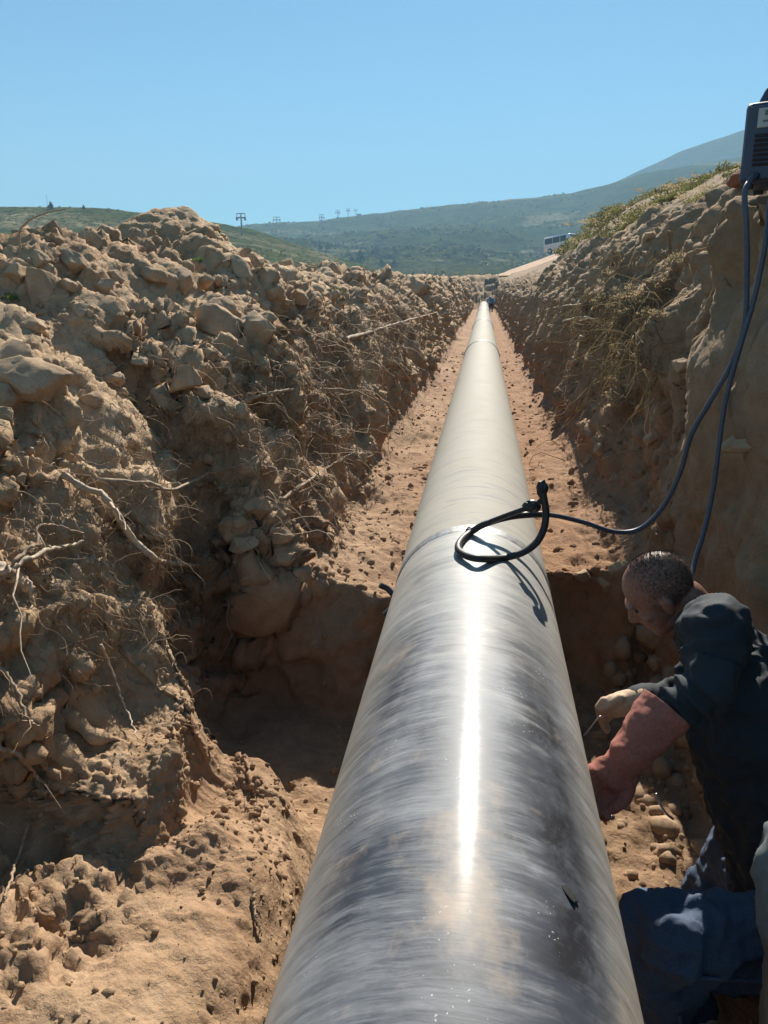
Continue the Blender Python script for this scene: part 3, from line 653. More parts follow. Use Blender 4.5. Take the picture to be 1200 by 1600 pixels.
def smooth_path(pts, n=40):
    pts = np.asarray(pts, float); m = len(pts)
    P = np.concatenate([[2*pts[0]-pts[1]], pts, [2*pts[-1]-pts[-2]]]); out = []
    for t in np.linspace(0, m-1-1e-9, n):
        i = int(t); f = t-i; p0, p1, p2, p3 = P[i:i+4]
        out.append(.5*((2*p1)+(-p0+p2)*f+(2*p0-5*p1+4*p2-p3)*f*f+(-p0+3*p1-3*p2+p3)*f**3))
    return np.array(out)
def root_px(sheet, pts, r_px, lift=.02, jitter=.006, n=30):
    """a root laid along the bank through these photo points; lift = how far it stands off the soil"""
    P = []; d0 = 0
    for k, (x, y) in enumerate(pts):
        p, nn, d = sheet.pick(x, y); l = lift if np.isscalar(lift) else lift[k]
        v = (CAM_POS-p)/np.linalg.norm(CAM_POS-p)
        P.append(p+v*l); d0 += d/len(pts)
    path = smooth_path(P, n)+rng.normal(size=(n, 3))*jitter*.4
    return path, np.linspace(r_px, r_px*.45, n)/FOC*d0
def root(name, sheet, pts, r_px, label, mat='root', lift=.025, twigs=3, cat='root', taper=None, cut=False):
    path, rad = root_px(sheet, pts, r_px, lift)
    if taper is not None: rad = rad[0]*np.linspace(1, taper, len(rad))
    parts = [tube_arrays(path, rad*(1+.2*rng.normal(size=len(rad)).clip(-1, 1)), 8)]
    for _ in range(twigs):
        i = rng.integers(4, len(path)-4); dr = rng.normal(size=3); L = rng.uniform(.06, .2)
        tp = path[i]+np.cumsum(np.concatenate([[np.zeros(3)], (dr+rng.normal(size=(7, 3))*.6)*L/8]), 0)
        parts.append(tube_arrays(tp, np.linspace(rad[i]*.5, rad[i]*.12, 8), 5))
    o = tag(link(name, poly_mesh(name, parts), M[mat]), label, cat)
    if cut:
        e = path[-1]; d = path[-1]-path[-3]; d /= np.linalg.norm(d)
        link('cut_end', poly_mesh('cut_end', [tube_arrays([e-d*.004, e+d*.003], rad[-1]*1.08, 10)]), M['root_cut'], o)
    return o
root('root', left, [(105, 742), (135, 765), (160, 765), (180, 790), (210, 840), (240, 872), (262, 884), (308, 881)], 5.2, 'thick pale peeled root with a cut end hanging down the left bank', 'root_pale', [.02, .06, .09, .11, .13, .14, .15, .15], 2, taper=.8, cut=True)
root('root', left, [(150, 748), (230, 758), (275, 762), (330, 742), (380, 718), (402, 712)], 3.4, 'long thin brown root running level above the pale cut root', 'root', .06, 5)
root('root', left, [(0, 905), (30, 880), (70, 862), (110, 852), (132, 843)], 5, 'forked greyish root at the left edge below the pale cut root', 'root_pale', .06, 4)
root('root', left, [(20, 880), (45, 855), (62, 845), (66, 825), (85, 820), (110, 822), (130, 835)], 3, 'thin crooked root arching over the forked root at the left edge', 'root', .07, 3)
root('root', left, [(0, 890), (22, 900), (48, 918)], 11, 'short thick root stump at the left edge', 'root_pale', .05, 1, taper=.6)
root('root', left, [(345, 628), (380, 622), (420, 615), (460, 603)], 4, 'dark straight root lying across the middle of the left bank', 'root', .04, 5)
root('root', left, [(160, 1010), (180, 1060), (200, 1110), (218, 1150)], 2.2, 'thin hanging root in front of the undercut in the left pit wall', 'root_pale', .06, 2)
root('root', left, [(0, 1040), (25, 1075), (40, 1120), (62, 1140)], 4, 'dark curved root in the undercut at the left edge', 'root', .05, 3)
root('root', left, [(0, 1165), (30, 1180), (60, 1210), (75, 1225)], 4, 'dusty root on the undercut sill at the left edge', 'root', .03, 2)
root('root', left, [(38, 1290), (28, 1340), (20, 1390), (8, 1402)], 3.2, 'dark twig curling on the sand ledge at the left edge', 'root', .03, 1)
root('root', left, [(395, 1390), (398, 1430), (412, 1460)], 3, 'short dark twig on the sand ledge beside the pipe', 'root', .015, 2)
root('root', left, [(440, 780), (480, 750), (520, 725), (560, 700)], 2.5, 'thin root on the lower left bank above the trench floor', 'root', .04, 4)
root('root', left, [(540, 525), (580, 515), (630, 500), (690, 488)], 2.4, 'long dry branch across the top of the far left bank', 'root', .08, 6)
root('root', right, [(850, 505), (880, 503), (905, 498), (940, 508)], 2.6, 'dry branch sticking out of the right wall at mid height', 'root', .1, 4)
root('root', right, [(845, 485), (870, 478), (905, 470)], 1.6, 'thin dry twig above the branch on the right wall', 'root', .1, 4)
root('root', right, [(975, 530), (985, 515), (995, 500)], 1.8, 'short twig in the dry brush of the right wall', 'root', .06, 3)
# arched twig standing on the heap against the sky
p0, _, d = left.pick(26, 385); d = p0[1]
path = smooth_path([p0-np.array([0, 0, .05]), atY(30, 365, d), atY(45, 345, d), atY(75, 332, d), atY(103, 327, d)], 24)
tag(link('twig', poly_mesh('twig', [tube_arrays(path, np.linspace(.007, .002, 24), 6)]), M['root']), 'arched bare twig sticking up from the left bank against the green hill', 'twig')

def tangle(sheet, centres, n, name, mat, L=(.08, .35), r=(.0008, .0022), droop=1.0, spread=60):
    parts = []
    cs = np.array(centres, float); w = cs[:, 2]/cs[:, 2].sum()
    for _ in range(n):
        k = rng.choice(len(cs), p=w); x, y = cs[k, :2]+rng.normal(size=2)*np.array([cs[k, 3], cs[k, 4]])
        p, nn, d = sheet.pick(x, y, 12)
        if d > 14: continue
        l = rng.uniform(*L)*np.clip(d/2.6, .8, 2); m = 9
        dr = nn*rng.uniform(.1, .9)+rng.normal(size=3)*.8; dr /= np.linalg.norm(dr)
        q_ = p-nn*.01; pts = [q_]
        for i in range(m-1):
            dr = dr+np.array([0, 0, -.22*droop])+rng.normal(size=3)*.38; dr /= np.linalg.norm(dr)
            q_ = q_+dr*l/(m-1); pts.append(q_)
        rr = rng.uniform(*r)*np.clip(d/2.6, .9, 2.2)
        parts.append(tube_arrays(pts, np.linspace(rr, rr*.4, m), 3))
    return tag(link(name, poly_mesh(name, parts), M[mat], sheet.ob), kind='stuff')
tangle(left, [(230, 700, 3, 80, 50), (180, 820, 3, 80, 60), (260, 900, 3, 50, 60), (60, 850, 1.5, 50, 60), (300, 650, 1, 60, 40), (150, 960, 1, 70, 50), (400, 660, 2, 90, 60), (470, 620, 2, 80, 60)],
       2100, 'root_tangle', 'fine_root', L=(.04, .24), r=(.0005, .0018))
tangle(left, [(620, 510, 3, 50, 30), (540, 560, 2, 60, 40), (500, 700, 1, 60, 60), (660, 480, 1, 30, 20), (420, 750, 1, 60, 50)], 1300, 'bank_rootlets', 'root', L=(.06, .32), r=(.0007, .0026))
tangle(left, [(60, 700, 1, 60, 40), (100, 1000, 2, 80, 50), (230, 1010, 2, 40, 60), (160, 560, 1, 100, 60), (280, 560, 1, 60, 40)], 350, 'loose_rootlets', 'fine_root', L=(.05, .2))
tangle(right, [(960, 500, 3, 30, 50), (985, 560, 2, 25, 50), (930, 520, 2, 40, 30), (900, 600, 1, 30, 60), (990, 440, 2, 40, 30), (870, 480, 1, 20, 30)], 800, 'hanging_rootlets', 'dry_leaf', L=(.08, .35), r=(.0012, .0026))

# leafy stuff: small leaf faces in clumps
def leaves(name, centres, size, per, spread, mat, parent=None, flat=.7):
    C_ = np.repeat(np.asarray(centres, float), per, 0); n = len(C_)
    sp = np.repeat(np.broadcast_to(spread, len(centres)), per)[:, None]
    o = rng.normal(size=(n, 3)); o /= np.linalg.norm(o, axis=1, keepdims=True); o *= rng.random((n, 1))**.45
    o[:, 2] = np.abs(o[:, 2])*flat
    P = C_+o*sp
    a = rng.normal(size=(n, 3)); a /= np.linalg.norm(a, axis=1, keepdims=True)
    b_ = np.cross(a, rng.normal(size=(n, 3))); b_ /= np.linalg.norm(b_, axis=1, keepdims=True)
    s = size*np.repeat(np.broadcast_to(spread, len(centres)), per)[:, None]/np.mean(spread)*rng.uniform(.6, 1.4, (n, 1))
    V = np.stack([P-a*s, P+b_*s*.42, P+a*s, P-b_*s*.42], 1).reshape(-1, 3)
    return link(name, np_mesh(name, V, np.arange(len(V)).reshape(-1, 4), False), M[mat], parent)
sel = np.argwhere((right.vs[None] > 10.25) & (right.vs[None] < 12.6) & (right.P[..., 1] > 4.5) & (right.P[..., 1] < 20.4) & (right.px[..., 0] < 1230))
sel = sel[rng.choice(len(sel), 1300, replace=True)]
cc = right.P[sel[:, 0], sel[:, 1]]; cc = cc[(fbm(cc*np.array([1.1, 1.1, 0]), 3) > .0)]
tag(leaves('dry_grass', cc[::3]+rng.normal(size=(len(cc[::3]), 3))*np.array([.25, .3, .02]), .016, 45, .08*np.clip(cc[::3, 1]/10, .7, 1.6), 'dry_leaf'), kind='stuff')
tag(leaves('heath', cc, .018, 60, rng.uniform(.03, .16, len(cc))*np.clip(cc[:, 1]/10, .7, 1.6), 'shrub'), kind='stuff')
sel = [right.pick(x+rng.normal()*9, y+rng.normal()*18)[0]-np.array([.03, 0, 0]) for x, y in [(958, 470), (960, 520), (964, 560), (985, 490), (1005, 480), (1045, 440), (1030, 470), (940, 480), (968, 600), (1060, 400), (990, 455)] for _ in range(5)]
tag(leaves('dry_brush', sel, .008, 50, .06, 'dry_leaf', right.ob), kind='stuff')
tag(leaves('green_tuft', [left.pick(x, y)[0] for x, y in [(22, 465)]], .012, 60, .05, 'green_tuft'), 'small green tuft of weed beside the big boulder at the left edge', 'plant')
tag(leaves('green_tuft', [left.pick(x, y)[0] for x, y in [(314, 408)]], .010, 50, .045, 'green_tuft'), 'tiny green sprig growing on the right side of the dirt heap', 'plant')
tag(leaves('green_tuft', [left.pick(x, y)[0] for x, y in [(535, 455)]], .02, 60, .09, 'shrub'), 'dusty green bush on the left bank rim further along the trench', 'plant')
# scrub on the hills
def scatter_hill(hill, n, size, name, mat, per=14, xr=(-40, 1240), yr=(300, 470)):
    P = hill.V.reshape(-1, 3); x, y, z = proj(P); c = np.nonzero((x > xr[0]) & (x < xr[1]) & (y > yr[0]) & (y < yr[1]) & (z > 0))[0]
    c = P[c[rng.choice(len(c), n)]]+rng.normal(size=(n, 3))*np.array([3, 3, 0])
    rr = np.hypot(c[:, 0]-CAM_POS[0], c[:, 1]); c[:, 2] = hill.h(np.arctan2(c[:, 0]-CAM_POS[0], c[:, 1]), rr)
    keep = fbm(c*np.array([.02, .02, 0]), 3) > -.1; c = c[keep]
    return tag(leaves(name, c, size*.55, per, rng.uniform(.5, 1.3, len(c))*size, mat), kind='stuff')
scatter_hill(hillA, 2600, .45, 'meadow_scrub', 'shrub')
scatter_hill(hillB, 3000, 1.5, 'hillside_scrub', 'needles', yr=(300, 405)); scatter_hill(hillB, 3500, 1.7, 'olive_scrub', 'shrub')
print('plants', time.time()-T0)

# ------------------------------------------------------------------ far trees, mast, lift pylons
def tree(hill, x, y, hpx, label, group=None):
    b0 = hill.hit(x, y); d = math.hypot(b0.x, b0.y); h = hpx/FOC*d
    t = empty('pine_tree', b0, label, 'tree', group)
    MB().cyl((0, 0, -.3), (0, 0, h*.75), h*.035, h*.012, 7).build('trunk', M['trunk'], t)
    zc = np.linspace(.12, .95, 10)*h; cs = [(rng.normal()*h*.05, rng.normal()*h*.05, z) for z in zc]
    leaves('crown', cs, h*.07, 60, [h*(.36*(1-(z/h)**1.3)+.06) for z in zc], 'needles', t)
    return t
for x, y, hp, l in [(80, 326, 10, 'small dark tree on the left skyline beside the thin mast'), (131, 326, 6, 'tiny bush on the left skyline above the dirt heap'), (275, 339, 8, 'little dark tree on the skyline above the right flank of the heap'),
                    (291, 341, 6, 'smallest dot of a tree on the skyline above the right flank of the heap'), (398, 357, 8, 'small tree on the saddle right of the nearest lift pylon')]:
    tree(hillA, x, y+1, hp, l)
for x, y, hp, l in [(564, 412, 20, 'largest dark tree in the meadow above the far left bank'), (549, 413, 13, 'dark tree touching the largest meadow tree on its left'), (500, 391, 11, 'left tree of a pair in the middle meadow'),
                    (512, 391, 10, 'right tree of a pair in the middle meadow'), (596, 416, 11, 'small tree right of the largest meadow tree'), (615, 419, 14, 'rounded tree at the meadow edge left of the trench end')]:
    tree(hillB, x, y, hp, l)
P0 = hillA.hit(75, 326); d = P0.y
m_ = empty('mast', P0, 'thin grey mast on the left skyline beside a small tree', 'mast')
MB().cyl((0, 0, -.4), (0, 0, 20/FOC*d), .05, .03, 8).build('pole', M['pylon'], m_)
for k_, w_ in ((14, .5), (17, .34)): MB().box((0, 0, k_/FOC*d), (w_, .06, .06)).build('crossbar', M['pylon'], m_)
def pylon(hill, x, y, hpx, label, wide):
    b0 = hill.hit(x, y); d = math.hypot(b0.x, b0.y); h = hpx/FOC*d; w = wide/FOC*d
    t = empty('ski_lift_pylon', b0, label, 'pylon', 'ski lift pylons along the ridge', rz=.15)
    MB().cyl((0, 0, -.8), (0, 0, h*.96), h*.045, h*.026, 10).build('pole', M['pylon'], t)
    MB().box((0, 0, h*.80), (w, h*.05, h*.06)).build('crossarm', M['pylon'], t)
    mb = MB(); mb.box((0, 0, h*.985), (w*.9, h*.035, h*.035))
    for s in (-1, 1): mb.cyl((s*w*.42, 0, h*.81), (s*w*.42, 0, h*.985), h*.014, n=6)
    tag(mb.build('lifting_frame', M['pylon'], t), kind='stuff')
    for s in (-1, 1):
        mb = MB(); mb.box((s*w*.42, 0, h*.75), (h*.05, h*.34, h*.035))
        for k in (-1.5, -.5, .5, 1.5): mb.cyl((s*w*.42-h*.03, k*h*.09, h*.72), (s*w*.42+h*.03, k*h*.09, h*.72), h*.035, n=8)
        tag(mb.build('sheave_train', M['pylon'], t), kind='stuff')
    mb = MB()
    for k in range(8): mb.box((h*.05, 0, h*(.12+.08*k)), (h*.06, h*.008, h*.008))
    tag(mb.build('ladder', M['pylon'], t), kind='stuff')
pylon(hillA, 378, 368, 30, 'nearest and tallest ski lift pylon, on the grassy saddle left of the trench', 14)
pylon(hillB, 433, 362, 20, 'second ski lift pylon, just right of the nearest on the ridge', 11)
pylon(hillB, 503, 357, 19, 'third ski lift pylon, standing alone on the middle slope', 8)
pylon(hillB, 528, 347, 16, 'fourth ski lift pylon, left one of the three close to the ridge hut', 6.5)
pylon(hillB, 544, 342, 14, 'fifth ski lift pylon, middle one of the three close to the ridge hut', 6)
pylon(hillB, 556, 338, 10, 'last and smallest ski lift pylon, next to the ridge hut', 5.5)
P0 = hillB.hit(561, 339); d = P0.y; u_ = d/FOC
hut = empty('lift_hut', P0, 'tiny lift station hut on the ridge beside the last pylon', 'hut')
MB().box((0, 0, 1.6*u_), (6*u_, 4*u_, 3.6*u_)).build('wall', M['pylon'], hut)
mb = MB(); mb.box((0, 0, 3.7*u_), (7*u_, 5*u_, .7*u_)); mb.build('roof', M['case_dark'], hut)

# ------------------------------------------------------------------ van on the track
vx, vy = 11.3, 118.0
vz = float(shelf_z(np.array([vx]), np.array([vy]))[0])
van = empty('parked_van', (vx, vy, vz+.05), 'white minibus with dark windows parked on the dirt track beyond the trench', 'van', rz=R(-148))
van.scale = (1.12,)*3; van.rotation_euler = (0, R(-7), R(-40))
prof = [(-2.45, .35), (-2.5, .9), (-2.42, 1.9), (-2.3, 2.12), (1.0, 2.15), (1.45, 2.0), (2.0, 1.25), (2.5, 1.05), (2.62, .75), (2.6, .35)]
bm = bmesh.new(); A = [bm.verts.new((x, -.98, z)) for x, z in prof]; B = [bm.verts.new((x, .98, z)) for x, z in prof]
bm.faces.new(A); bm.faces.new(B[::-1])
for i in range(len(prof)):
    j = (i+1) % len(prof); bm.faces.new((A[j], A[i], B[i], B[j]))
bmesh.ops.recalc_face_normals(bm, faces=bm.faces)
bmesh.ops.bevel(bm, geom=list(bm.edges), offset=.07, segments=3, affect='EDGES')
me = bpy.data.meshes.new('body'); bm.to_mesh(me); bm.free(); me.polygons.foreach_set('use_smooth', np.ones(len(me.polygons), bool))
link('body', me, M['van_paint'], van)
for s in (-1, 1):
    for x0, x1 in ((-2.2, -1.05), (-.98, .1), (.17, 1.1)):
        MB().box(((x0+x1)/2, s*.975, 1.58), (x1-x0, .03, .72), bevel=.01).build('side_window', M['glass'], van)
    MB().box((2.52, s*.68, .86), (.16, .4, .2), bevel=.03).build('headlight', M['lamp'], van)
    MB().box((1.35, s*1.08, 1.35), (.12, .2, .22), bevel=.03).build('wing_mirror', M['case_dark'], van)
    for x in (-1.5, 1.7):
        w_ = MB().cyl((x, s*.80, .33), (x, s*1.0, .33), .34, n=20).build('wheel', M['tyre'], van)
        MB().cyl((x, s*1.0, .33), (x, s*1.015, .33), .2, n=14).build('rim', M['steel'], w_)
MB().box((1.76, 0, 1.64), (.03, 1.7, .86), rot=Matrix.Rotation(R(-36), 3, 'Y'), bevel=.01).build('windscreen', M['glass'], van)
MB().box((-2.47, 0, 1.55), (.03, 1.6, .62), rot=Matrix.Rotation(R(4), 3, 'Y'), bevel=.01).build('rear_window', M['glass'], van)
MB().box((2.6, 0, .48), (.1, 1.8, .22), bevel=.03).build('bumper', M['case_dark'], van)

# ------------------------------------------------------------------ pipeline
pipe = empty('pipeline', (0, 0, 0), 'long thick coated pipe welded from lengths, running down the middle of the trench', 'pipe')
RP = .30; joints = [2.70, 13.2, 22.5, 34.0, 45.0]; ends = [-2.0]+joints+[53.5]
for k in range(len(ends)-1):
    a, b_ = ends[k], ends[k+1]; ny = max(12, int((b_-a)*(10 if k == 0 else 3))); nt_ = 160 if k < 2 else 64
    th = np.linspace(np.pi, 3*np.pi, nt_+1); yy = np.linspace(a, b_, ny); TH, YY = np.meshgrid(th, yy)
    rr = RP+.0006*np.sin(TH*2+YY)
    if k == 0: rr = rr-.006*np.exp(-((YY-b_)/.03)**2)
    V = np.stack([rr*np.sin(TH), YY, rr*np.cos(TH)], -1).reshape(-1, 3)
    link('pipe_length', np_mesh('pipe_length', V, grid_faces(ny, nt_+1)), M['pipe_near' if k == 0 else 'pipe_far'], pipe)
for k, y in enumerate(joints):
    h = .05; t_ = np.linspace(-1, 1, 9); th = np.linspace(np.pi, 3*np.pi, 129); TH, TT = np.meshgrid(th, t_)
    rr = RP-.006+(.018 if k else .0075)*np.sqrt(np.clip(1-TT**2, 0, 1))
    V = np.stack([rr*np.sin(TH), y+TT*h, rr*np.cos(TH)], -1).reshape(-1, 3)
    link('weld_band', np_mesh('weld_band', V, grid_faces(9, 129)), M['weld_pale' if k else 'weld'], pipe)
o_ = bmesh.new(); bmesh.ops.create_icosphere(o_, subdivisions=3, radius=1)
for v in o_.verts:
    v.co *= 1+.3*math.sin(v.co.x*5+v.co.y*3)*.5
me = bpy.data.meshes.new('tar_blob'); o_.to_mesh(me); o_.free(); me.polygons.foreach_set('use_smooth', np.ones(len(me.polygons), bool))
tb = link('tar_blob', me, M['tar'], pipe); tb.scale = (.012, .025, .0025)
def on_pipe(x, y, R_=RP):
    o = CAM_POS; d = ray(x, y); a = d[0]**2+d[2]**2; b2 = o[0]*d[0]+o[2]*d[2]; c_ = o[0]**2+o[2]**2-R_*R_
    t = (-b2-math.sqrt(max(0, b2*b2-a*c_)))/a; return o+d*t
p = on_pipe(888, 1392); tb.location = p; tb.rotation_euler = (0, math.atan2(p[0], p[2]), .35)
link_end = MB(); link_end.cyl((0, 53.49, 0), (0, 53.5, 0), .29, n=48); link_end.build('end_cap', M['case_dark'], pipe)

# ------------------------------------------------------------------ welding machine and cables
wm = empty('welding_machine', (0, 0, 0), 'navy welding machine with grey label and vents standing on the right rim', 'welder')
c0 = atY(1155, 200, 2.9); base = atY(1155, 288, 2.9)
wm.location = (base[0]-.012, 2.9, base[2]-.012); wm.scale = (.84, .84, .70); wm.rotation_euler = (R(2), R(-1), R(-25))
MB().box((.19, .21, .19), (.36, .42, .36), bevel=.022).build('case', M['case'], wm, True)
MB().box((.17, -.006, .19), (.30, .012, .32), bevel=.005).build('front_panel', M['case'], wm)
MB().box((.19, -.016, .295), (.26, .012, .085), bevel=.004).build('label_panel', M['panel_grey'], wm)
for x0, z0, w_, h_ in ((.10, .315, .03, .022), (.15, .315, .045, .02), (.215, .31, .05, .03), (.11, .280, .06, .008), (.20, .278, .07, .01)):
    MB().box((x0, -.0235, z0), (w_, .003, h_)).build('label_print', M['panel_ink'], wm)
for k in range(7):
    MB().box((.19, -.014, .222-.021*k), (.27, .014, .011), rot=Matrix.Rotation(R(25), 3, 'X'), bevel=.002).build('vent_slat', M['case_dark'], wm)
hp = smooth_path([(.06, .10, .36), (.07, .10, .40), (.105, .10, .445), (.24, .10, .45), (.28, .10, .42), (.29, .10, .36)], 26)
bm_h = poly_mesh('handle', [tube_arrays(hp, .022, 12)]); link('handle', bm_h, M['case'], wm)
for x in (.07, .17):
    MB().cyl((x, -.05, .045), (x, .0, .045), .017, .02, 14).build('socket', M['case_dark'], wm)
for sx in (.04, .34):
    for sy in (.04, .38): MB().box((sx, sy, .004), (.04, .04, .022), bevel=.004).build('foot', M['case_dark'], wm)

def cable(name, pts, rad, mat, label, n=160, cat='cable', parent=None, bumps=0):
    path = smooth_path(pts, n); r_ = np.full(n, rad)
    o = link(name, poly_mesh(name, [tube_arrays(path, r_, 12)]), M[mat], parent)
    return tag(o, label, cat) if label else o
def yy(l): return [atY(x, y, d) for x, y, d in l]
bpy.context.view_layer.update(); sock = wm.matrix_basis @ Vector((.07, -.05, .045)); sock2 = wm.matrix_basis @ Vector((.17, -.05, .045))
cb = cable('welding_cable', [tuple(sock)]+yy([(1164, 300, 2.78), (1166, 350, 2.76), (1167, 420, 2.76), (1163, 510, 2.76), (1140, 575, 2.78), (1108, 630, 2.80), (1080, 680, 2.83),
       (1062, 740, 2.86), (1035, 793, 2.88), (1000, 826, 2.88), (960, 831, 2.86), (915, 817, 2.80), (880, 808, 2.74), (856, 804, 2.68)]), .0092, 'blue_rubber',
       'blue welding cable from the machine to the pipe top with a black looped end')
loopP = yy([(856, 804, 2.68), (830, 804, 2.66), (795, 808, 2.63), (760, 818, 2.59)])+[on_pipe(735, 832, .315), on_pipe(720, 845, .315), on_pipe(716, 858, .318), on_pipe(728, 868, .32), on_pipe(750, 873, .325)]+\
        yy([(785, 872, 2.40), (815, 864, 2.42), (838, 848, 2.44), (850, 825, 2.46), (853, 800, 2.475), (850, 780, 2.485), (847, 762, 2.495)])
lo = cable('black_loop', loopP, .0122, 'black_rubber', None, 120, parent=cb)
st = yy([(849, 778, 2.485), (838, 788, 2.50), (815, 797, 2.53), (785, 808, 2.57), (755, 820, 2.60), (733, 832, 2.62), (722, 842, 2.63)])
cable('tail', st, .0095, 'black_rubber', None, 60, parent=cb)
def lump(name, x, y, Y, size, parent, mat='black_rubber', seed=0):
    bm = bmesh.new(); bmesh.ops.create_icosphere(bm, subdivisions=3, radius=1); V = np.array([v.co for v in bm.verts])
    V = V*(1+.28*fbm(V*2.4+seed, 4)[:, None])*np.array(size)
    for v, c in zip(bm.verts, V): v.co = c
    me = bpy.data.meshes.new(name); bm.to_mesh(me); bm.free(); o = link(name, me, M[mat], parent); o.location = atY(x, y, Y); return o
lump('tape_wrap', 831, 791, 2.505, (.030, .022, .021), cb, seed=3)
lump('tape_wrap', 733, 832, 2.615, (.014, .018, .022), cb, seed=5)
lump('frayed_end', 847, 764, 2.495, (.019, .02, .030), cb, seed=8)
cable('welding_cable', [tuple(sock2)]+yy([(1204, 310, 2.8), (1196, 380, 2.76), (1180, 460, 2.75), (1160, 530, 2.74), (1140, 600, 2.74), (1128, 660, 2.73), (1115, 760, 2.70), (1100, 830, 2.66), (1085, 880, 2.60), (1078, 930, 2.5), (1085, 1010, 2.4), (1095, 1100, 2.3)]),
      .0085, 'blue_rubber', 'second blue welding cable hanging straight down the right wall behind the kneeling man')
# grey sling ends on the left of the pipe
sl = cable('sling_strap', yy([(594, 914, 3.35), (606, 920, 3.36), (616, 932, 3.34), (622, 950, 3.3), (630, 985, 3.22), (645, 1030, 3.15)]), .016, 'grey_strap', 'grey rubber sling end poking up left of the pipe at the pit edge', 60, 'strap')
cable('lower_end', yy([(600, 962, 3.2), (612, 950, 3.22), (625, 944, 3.2), (645, 960, 3.15)]), .013, 'grey_strap', None, 30, parent=sl)
# thin welding rod, metal bar and bent strip in the pit
tag(link('welding_rod', poly_mesh('welding_rod', [tube_arrays(smooth_path(yy([(912, 1150, 1.8), (922, 1138, 1.8), (934, 1122, 1.8), (938, 1119, 1.8), (942, 1121, 1.8)]), 20), .0018, 6)]), M['steel']), 'thin bent wire rod beside the pipe in front of the tan glove', 'rod')
br = link('metal_bar', poly_mesh('metal_bar', [tube_arrays(yy([(920, 1279, 2.1), (948, 1278, 2.1), (956, 1277, 2.1), (960, 1278, 2.1)]), np.array([.009, .009, .009, .006]), 12)]), M['steel']); tag(br, 'short steel bar end sticking out from under the pipe above the pit stones', 'bar')
tag(link('bent_strip', poly_mesh('bent_strip', [tube_arrays(smooth_path(yy([(1025, 1240, 2.0), (1032, 1258, 2.0), (1042, 1272, 2.0), (1052, 1280, 2.0)]), 14), .004, 6)]), M['steel']), 'thin bent metal strip leaning in the pit below the red glove', 'strip')
# orange red clay lump behind the machine
P_, N_, d_ = right.pick(1143, 292); o = put_stone(P_, (0, 0, 1), np.array((.15, .13, .16)), name='clay_lump', sink=.12, me=rocks[3], mat=M['clay']); tag(o, 'orange red lump of clay on the right rim left of the welding machine', 'clay')

# ------------------------------------------------------------------ people
def capsules(parts, voxel=.008, smooth=6):
    """union of tapered capsules / ellipsoids -> one continuous mesh"""
    bm = bmesh.new()
    for p in parts:
        t = bmesh.new()
        if len(p) == 4:                       # a, b, ra, rb
            a, b_, ra, rb = p
            for c, r_ in ((a, ra), (b_, rb)):
                bmesh.ops.create_icosphere(t, subdivisions=3, radius=r_, matrix=Matrix.Translation(Vector(c)))
            h = bmesh.ops.convex_hull(t, input=t.verts)
            bmesh.ops.delete(t, geom=list({g for g in h['geom_interior']+h['geom_unused'] if isinstance(g, bmesh.types.BMVert)}), context='VERTS')
        else:                                 # centre, radii, rotation matrix
            c, rad, rot = p
            bmesh.ops.create_icosphere(t, subdivisions=3, radius=1, matrix=Matrix.Translation(Vector(c)) @ rot.to_4x4() @ Matrix.Diagonal((*rad, 1)))
        me = bpy.data.meshes.new('t'); t.to_mesh(me); t.free(); bm.from_mesh(me); bpy.data.meshes.remove(me)
    me = bpy.data.meshes.new('u'); bm.to_mesh(me); bm.free()
    o = bpy.data.objects.new('u', me); COL.objects.link(o)
    md = o.modifiers.new('r', 'REMESH'); md.mode = 'VOXEL'; md.voxel_size = voxel
    ms = o.modifiers.new('s', 'SMOOTH'); ms.iterations = smooth; ms.factor = .5
    dg = bpy.context.evaluated_depsgraph_get(); out = bpy.data.meshes.new_from_object(o.evaluated_get(dg))
    bpy.data.objects.remove(o); bpy.data.meshes.remove(me)
    out.polygons.foreach_set('use_smooth', np.ones(len(out.polygons), bool))
    return out
def wrinkle(me, fn):
    n = len(me.vertices); V = np.empty(n*3, np.float32); N = V.copy()
    me.vertices.foreach_get('co', V); me.vertices.foreach_get('normal', N); V = V.reshape(-1, 3); N = N.reshape(-1, 3)
    V = V+N*fn(V)[:, None]; me.vertices.foreach_set('co', V.ravel()); me.update()
def VV(a): return Vector(tuple(float(x) for x in a))
pel = VV((.92, 1.76, -.38)); chest = VV((.82, 1.97, .0))
Ls = VV(atY(1118, 985, 1.84)); Rs = VV((.74, 2.22, .12))
Le = VV(atY(1104, 1074, 1.72)); Lw = VV(atY(1030, 1120, 1.72))
Rw = VV(atY(1003, 1092, 1.97)); Re = VV((.70, 2.18, -.06))
Lh = VV(atY(958, 1205, 1.66)); Rh = VV(atY(972, 1100, 1.97))
Lhip = VV((.90, 1.62, -.42)); Lk_ = VV((.50, 1.52, -.36)); La = VV((.60, 1.53, -.86))
Rhip = VV((.86, 1.92, -.44)); Rk_ = VV((.74, 2.05, -.86)); Ra = VV((.93, 2.02, -.88))
head = VV(atY(1030, 925, 2.08))
fw = Vector((-.74, .14, -.66)).normalized(); sd = Vector((0, -1, 0)); sd = (sd-fw*sd.dot(fw)).normalized(); up = sd.cross(fw)*-1
if up.z < 0: up = -up
HM = Matrix((fw, sd, up)).transposed()       # columns: forward, left side, up
def hp_(f, s, u): return head+fw*f+sd*s+up*u
neckb = VV((.71, 2.05, .175))
man = empty('person', (.75, 1.8, -.98), 'man kneeling beside the pipe in dark hoodie and jeans, head bowed, wearing welding gloves', 'person')
def mlink(name, me, mat):
    o = link(name, me, M[mat], man); o.matrix_parent_inverse = Matrix.Translation(-Vector(man.location)); return o
